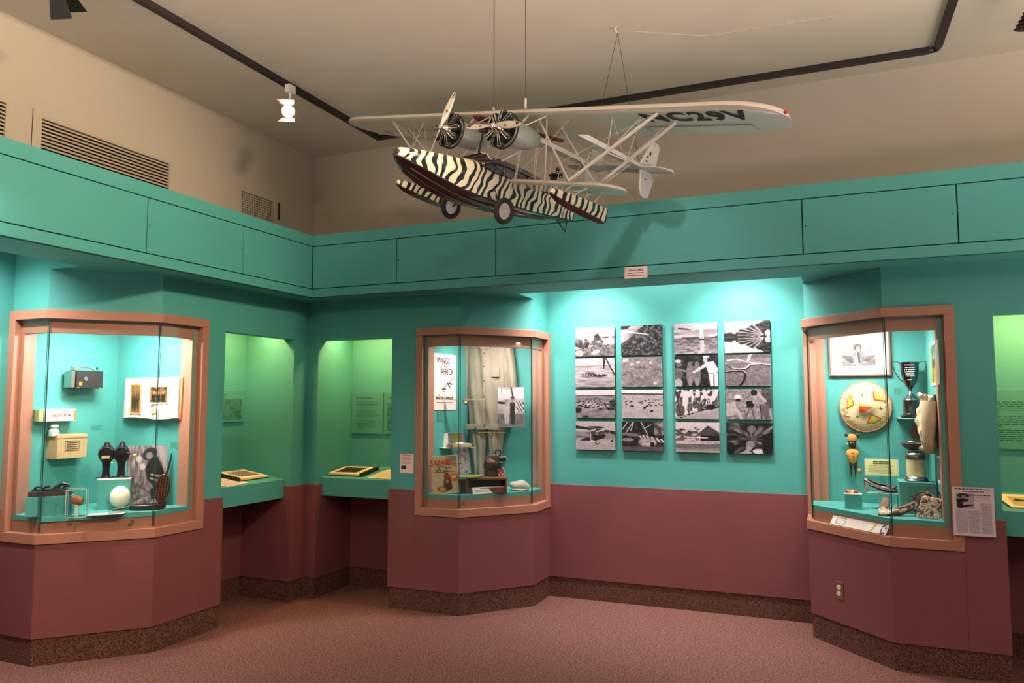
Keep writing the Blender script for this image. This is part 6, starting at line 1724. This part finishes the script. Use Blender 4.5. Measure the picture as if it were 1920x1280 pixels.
for s_ in (-1, 1):
    # engine and nacelle
    ex, ey, ez = -3.05, s_ * 1.43, 2.04
    m2 = MB(); m2.sm = True
    m2.loft([[(x, ey + r * math.cos(a), zc + r * math.sin(a) * .98) for a in [k * PI / 14 for k in range(28)]] for x, r, zc in ((-3.45, .36, 2.05), (-3.48, .47, 2.05), (-3.8, .49, 2.06), (-4.3, .47, 2.08), (-4.75, .39, 2.12), (-5.05, .26, 2.16), (-5.2, .08, 2.19))])
    apt('engine_nacelle', m2, 'skin', smooth=0.9)
    m2 = MB(); m2.sm = True; m2.lathe([(.001, -.16), (.07, -.15), (.12, -.10), (.16, -.02), (.25, .06), (.27, .28), (.22, .36), (.001, .38)][::-1] if False else [(.001, .18), (.07, .17), (.10, .10), (.15, .04), (.20, -.06), (.24, -.14), (.24, -.36), (.001, -.40)], (ex, ey, ez), 28, 'x')
    eng = apt('radial_engine', m2, 'chrome', smooth=0.8)
    m2 = MB(); m2.tube([(ex - .36, ey + .64 * math.cos(a), ez + .64 * math.sin(a)) for a in [k * PI / 20 for k in range(41)]], .035, 8); m2.build('collector_ring', 'iron', eng)
    for c_ in range(9):
        a = PI / 2 + c_ * 2 * PI / 9; dy, dz = math.cos(a), math.sin(a); m2 = MB()
        P = lambda r, x=0.: (ex - .14 + x, ey + dy * r, ez + dz * r)
        rs = []; ps = []
        for i in range(13):
            r = .26 + i * .026; ps.append(P(r)); rs.append(.128 if i % 2 else .100)
        m2.tube(ps, rs, 12); m2.tube([P(.58), P(.66)], [.125, .10], 12); m2.build('cylinder', 'black', eng)
        m2 = MB()
        for o in (-.17, .17):
            b = a + o; m2.tube([(ex + .02, ey + .22 * math.cos(b), ez + .22 * math.sin(b)), (ex - .02, ey + .64 * math.cos(a + o * .55), ez + .64 * math.sin(a + o * .55))], .019, 6)
        m2.tube([P(.62, .08), P(.67, .06)], .028, 8)
        m2.build('pushrod', 'chrome', eng)
    m2 = MB(); m2.lathe([(.001, -.34), (.50, -.34), (.50, -.38), (.001, -.38)], (ex, ey, ez), 28, 'x'); m2.build('baffle_plate', 'black', eng)
    m2 = MB(); m2.lathe([(.17, .02), (.21, .02), (.21, -.03), (.17, -.03), (.17, .02)], (ex, ey, ez), 18, 'x'); m2.build('nose_bolts', 'steel', eng)
    # propeller
    pa = math.radians(71) if s_ < 0 else math.radians(2.0)
    m2 = MB(); m2.sm = True
    for q in (0, PI):
        rings = []
        for r, w, tw in ((.08, .05, 1.1), (.2, .075, .95), (.42, .115, .70), (.75, .13, .45), (1.05, .105, .33), (1.26, .07, .27), (1.36, .02, .25)):
            ring = []
            for k in range(12):
                b = 2 * PI * k / 12; u_, v_ = w * math.cos(b), .024 * math.sin(b)
                tx_ = u_ * math.sin(tw) + v_ * math.cos(tw); ty_ = u_ * math.cos(tw) - v_ * math.sin(tw)
                ca, sa = math.cos(pa + q), math.sin(pa + q)
                ring.append((ex + .24 + tx_, ey + r * ca - ty_ * sa, ez + r * sa + ty_ * ca))
            rings.append(ring)
        m2.loft(rings)
    pr = apt('propeller', m2, 'winglet', smooth=1.0)
    m2 = MB(); m2.sphere((ex + .25, ey, ez), .09, .11, .11, 16, 10); m2.build('propeller_hub', 'chrome', pr)
    m2 = MB()
    for q in (0, PI):
        ca, sa = math.cos(pa + q), math.sin(pa + q)
        for r0, r1, w in ((1.14, 1.17, .098), (1.20, 1.37, .074)):
            m2.tube([(ex + .235, ey + r0 * ca, ez + r0 * sa), (ex + .235, ey + r1 * ca, ez + r1 * sa)], [w, w * (.95 if r1 < 1.3 else .25)], 10, flat=.40)
    m2.build('red_tip', 'redpaint', pr)
    m2 = MB()
    for q in (0, PI):
        ca, sa = math.cos(pa + q), math.sin(pa + q); m2.sphere((ex + .262, ey + .62 * ca, ez + .62 * sa), .03, .065, .065, 12, 8)
    m2.build('blade_decal', 'rock', pr)
    # tail boom: flat tapering beam from wing to fin
    m2 = MB()
    m2.loft([[(x, s_ * yc + w, z - h), (x, s_ * yc + w, z + h), (x, s_ * yc - w, z + h), (x, s_ * yc - w, z - h)] for x, yc, w, z, h in ((-6.0, 1.37, .42, 3.02, .09), (-7.1, 1.36, .40, 3.02, .10), (-9.5, 1.38, .30, 3.0, .09), (-11.8, 1.40, .19, 2.97, .07))])
    apt('tail_boom', m2, 'sheet')
    # fin and rudder
    y = s_ * 1.52
    def fin(pts, th=.045):
        m = MB(); n = len(pts)
        m.add([(x, y - th, z) for x, z in pts] + [(x, y + th, z) for x, z in pts], [tuple(range(n)), tuple(reversed(range(n, 2 * n)))] + [(i, i + n, (i + 1) % n + n, (i + 1) % n) for i in range(n)])
        return m
    apt('upper_fin', fin([(-11.45, 2.98), (-11.94, 4.05), (-12.05, 4.16), (-12.22, 4.18), (-12.12, 2.98)]), 'sheet', bevel=.02)
    r_ = apt('rudder', fin([(-12.15, 2.98), (-12.25, 4.18), (-12.50, 4.16), (-12.66, 3.98), (-12.62, 2.98)], .035), 'sheet', bevel=.02)
    apt('lower_fin', fin([(-11.55, 2.86), (-11.78, 2.05), (-11.95, 1.80), (-12.2, 1.72), (-12.52, 1.80), (-12.66, 2.6), (-12.35, 2.86)]), 'sheet', bevel=.02)
    m2 = MB()
    for i, z in enumerate((3.25, 3.42, 3.6)):
        if i == 2: m2.sphere((-12.02, y + s_ * .048, 3.62), .07, .006, .11, 10, 6)
        else: m2.box(-11.95, -11.80, y + s_ * .044, y + s_ * .05, z, z + .05)
    m2.box(-12.2, -11.95, y + s_ * .044, y + s_ * .05, 2.5, 2.53); apt('tail_marking', m2, 'ink')
    # landing gear
    wx, wy, wz = -4.09, s_ * 1.48, -.69
    m2 = MB(); m2.sm = True; m2.lathe([(.30, -.05), (.34, -.075), (.42, -.085), (.47, -.05), (.485, 0), (.47, .05), (.42, .085), (.34, .075), (.30, .05), (.30, -.05)], (wx, wy, wz), 36, 'y'); w_ = apt('wheel', m2, 'rubber', smooth=1.2)
    m2 = MB(); m2.lathe([(.001, -.05), (.06, -.05), (.08, -.03), (.31, -.012), (.31, .012), (.08, .03), (.06, .05), (.001, .05)], (wx, wy, wz), 32, 'y'); m2.build('hub_disc', 'sheet', w_, smooth=0.6)
    m2 = MB()
    for k in range(24):
        a = k * PI / 12; m2.tube([(wx + .06 * math.cos(a), wy + s_ * .035, wz + .06 * math.sin(a)), (wx + .31 * math.cos(a + .12), wy + s_ * .014, wz + .31 * math.sin(a + .12))], .005, 4)
    m2.build('spokes', 'steel', w_)
    strut((wx, wy, wz), (-4.85, s_ * 1.0, .58), .05, 'landing_gear_leg')
    strut((wx, wy - s_ * .1, wz), (-4.2, s_ * .74, -.1), .045, 'axle_strut', 'iron')
    strut((wx, wy - s_ * .1, wz), (-4.0, s_ * .76, .2), .04, 'axle_strut', 'iron')
    # outrigger float
    fl = MB(); fb = MB(); ra = []; rb = []
    for x, w, tz, cz, kz in ((-3.36, .03, .04, -.05, -.07), (-3.42, .12, .10, -.11, -.15), (-3.65, .20, .13, -.17, -.28), (-4.3, .25, .14, -.25, -.40), (-5.2, .26, .13, -.33, -.47), (-6.0, .25, .11, -.40, -.50), (-6.25, .24, .10, -.46, -.51)):
        ra.append([(x, s_ * 4.23 + w, cz), (x, s_ * 4.23 + w * .95, tz - .05), (x, s_ * 4.23 + w * .5, tz), (x, s_ * 4.23 - w * .5, tz), (x, s_ * 4.23 - w * .95, tz - .05), (x, s_ * 4.23 - w, cz)])
        rb.append([(x, s_ * 4.23 + w + .012, cz + .015), (x, s_ * 4.23, kz), (x, s_ * 4.23 - w - .012, cz + .015)])
    fl.loft(ra); f_ = apt('outrigger_float', fl, 'zebra_fine', smooth=0.7); fb.loft(rb); fb.build('float_bottom', 'hullblack', f_, smooth=0.6)
    for x0, x1, y0, y1 in ((-4.0, -4.75, 4.1, 4.0), (-4.35, -5.05, 4.35, 4.4), (-5.3, -5.5, 4.1, 4.0), (-5.5, -5.7, 4.35, 4.5), (-4.0, -5.5, 4.23, 4.0)):
        strut((x0, s_ * y0, .08), (x1, s_ * y1, .56), .03, 'float_strut')
    # wing struts
    L1, L2 = (-4.55, s_ * 3.85, .62), (-5.6, s_ * 4.35, .62)
    for a, b, r in ((L1, (-4.55, s_ * 6.96, 2.88), .065), ((-5.75, s_ * 3.95, .62), (-5.50, s_ * 7.05, 2.88), .065), (L1, (-4.70, s_ * 1.75, 2.80), .06), (L2, (-5.7, s_ * 1.95, 2.85), .06),
                    ((-4.73, s_ * 5.05, 2.86), (-4.55, s_ * 5.25, 1.62), .035), ((-4.55, s_ * 5.25, 1.62), (-5.0, s_ * 5.95, 2.86), .03),
                    ((-5.55, s_ * 5.35, 1.60), (-5.05, s_ * 5.95, 2.86), .03), ((-5.55, s_ * 5.35, 1.62), (-5.85, s_ * 6.4, 2.86), .03), ((-4.73, s_ * 5.05, 2.86), (-5.5, s_ * 5.3, 1.64), .018), ((-4.55, s_ * 5.25, 1.62), (-5.55, s_ * 5.35, 1.62), .03),
                    ((-4.7, s_ * 2.6, .62), (-4.75, s_ * 2.05, 2.86), .05), ((-4.85, s_ * .95, .60), (-4.35, s_ * 1.43, 1.62), .08), ((-5.8, s_ * 1.0, .9), (-5.2, s_ * 1.43, 1.95), .055),
                    ((-4.3, s_ * .62, 1.18), (-4.5, s_ * 1.3, 1.60), .045), ((-4.0, s_ * .60, 1.15), (-4.35, s_ * .5, 2.86), .05), ((-6.2, s_ * .5, 1.25), (-6.0, s_ * .45, 2.88), .045),
                    ((-4.3, s_ * .60, 1.22), (-4.4, -s_ * .45, 2.86), .022), ((-3.7, s_ * 2.1, 2.3), (-4.4, s_ * 2.35, 2.86), .03), ((-3.7, s_ * .8, 2.3), (-4.3, s_ * .5, 2.86), .03), ((-4.2, s_ * 1.43, 2.6), (-4.4, s_ * 1.43, 2.90), .08),
                    ((-8.0, s_ * .30, .86), (-9.0, s_ * 1.36, 2.93), .04), ((-9.2, s_ * .15, .50), (-11.0, s_ * 1.38, 2.90), .04)):
        strut(a, b, r, 'wing_strut')
    m2 = MB(); m2.tube([(-4.6, s_ * 1.9, .65), (-4.5, s_ * 6.9, 2.86)], .007, 4); m2.tube([(-4.5, s_ * 3.9, .65), (-11.2, s_ * 1.4, 2.9)], .006, 4); m2.tube([(-4.9, s_ * .8, .7), (-4.9, s_ * 3.0, 2.86)], .008, 4); apt('bracing_wires', m2, 'strut')
# stabiliser between the fins
m2 = MB(); rings = []
for y, le, te in ((-2.82, -12.0, -12.2), (-2.7, -11.65, -12.45), (-2.4, -11.42, -12.55), (-1.5, -11.35, -12.6), (0, -11.32, -12.6), (1.5, -11.35, -12.6), (2.4, -11.42, -12.55), (2.7, -11.65, -12.45), (2.82, -12.0, -12.2)):
    rings.append([(le, y, 2.91), (le - .1, y, 2.96), (le * .6 + te * .4, y, 2.98), (te, y, 2.92), (te, y, 2.905), (le * .6 + te * .4, y, 2.86), (le - .1, y, 2.875)])
m2.loft(rings); apt('stabiliser', m2, 'sheet', smooth=0.7)
m2 = MB()
for s_ in (-1, 1): m2.tube([(-11.6, s_ * 1.5, 3.45), (-12.0, -s_ * .2, 2.96)], .018, 5)
m2.tube([(-11.5, -1.5, 3.50), (-11.5, 1.5, 3.50)], .028, 6); m2.tube([(-11.5, 0, 3.5), (-11.6, 0, 2.95)], .02, 5); apt('tail_bracing', m2, 'sheet')
# tiny movie camera on the rear deck, rear hook
m2 = MB(); m2.box(-8.05, -7.85, -.10, .10, 1.38, 1.66); m2.sphere((-7.95, .12, 1.80), .12, .05, .12, 14, 8); m2.sphere((-8.1, .22, 1.62), .12, .05, .12, 14, 8); m2.tube([(-7.85, 0, 1.55), (-7.65, .05, 1.50)], .06, 8)
m2.tube([(-7.95, 0, 1.4), (-7.85, 0, .85)], .03, 6); apt('deck_camera', m2, 'gloss_black')
m2 = MB(); m2.tube([(-8.6, 0, -.1), (-9.25, .05, -.5), (-9.3, 0, -.02)], .025, 6); apt('tail_skid', m2, 'iron')
m2 = MB(); m2.tube([(-3.6, 0.05, 1.30), (-3.65, .05, 2.35)], .045, 6); m2.box(-3.74, -3.56, -.10, .20, 2.05, 2.38); apt('instrument_mast', m2, 'black')

MW = Matrix.Translation(AP.location) @ AP.rotation_euler.to_matrix().to_4x4() @ Matrix.Scale(SC, 4)
def wp(p): return MW @ Vector(p)


for lab, p in (('front left suspension wire of the model seaplane', (-4.45, -.52, 3.20)), ('front right suspension wire of the model seaplane with a silver turnbuckle', (-4.45, 1.17, 3.20))):
    q = wp(p)
    t = thing('suspension_wire', lab, 'wire', q)
    MB().tube([(0, 0, 0), (0, 0, 3.938 - q.z)], 0.0024, 6).build('cable', 'wire', t)
    if 'right' in lab: MB().box(-0.006, 0.006, -0.004, 0.004, -0.004, 0.052).build('turnbuckle', 'chrome', t, bevel=0.001)
    else: MB().box(-0.005, 0.005, -0.004, 0.004, -0.004, 0.010).build('turnbuckle', 'chrome', t)
hook = Vector((-1.204, 4.56, 3.935))
t = thing('suspension_wire', 'inverted V of thin wire from a white ceiling hook to the tail of the seaplane', 'wire', hook)
MB().tube([(0, 0, 0.004), (-0.012, 0, -0.002), (-0.006, 0, -0.022), (0.004, 0, -0.035)], 0.006, 8).build('ceiling_hook', 'white', t)
for p in ((-11.6, -1.40, 3.04), (-11.6, 1.40, 3.04)):
    v = wp(p) - hook
    MB().tube([(0.004, 0, -0.035), tuple(v)], 0.0018, 5).build('cable', 'wire', t)
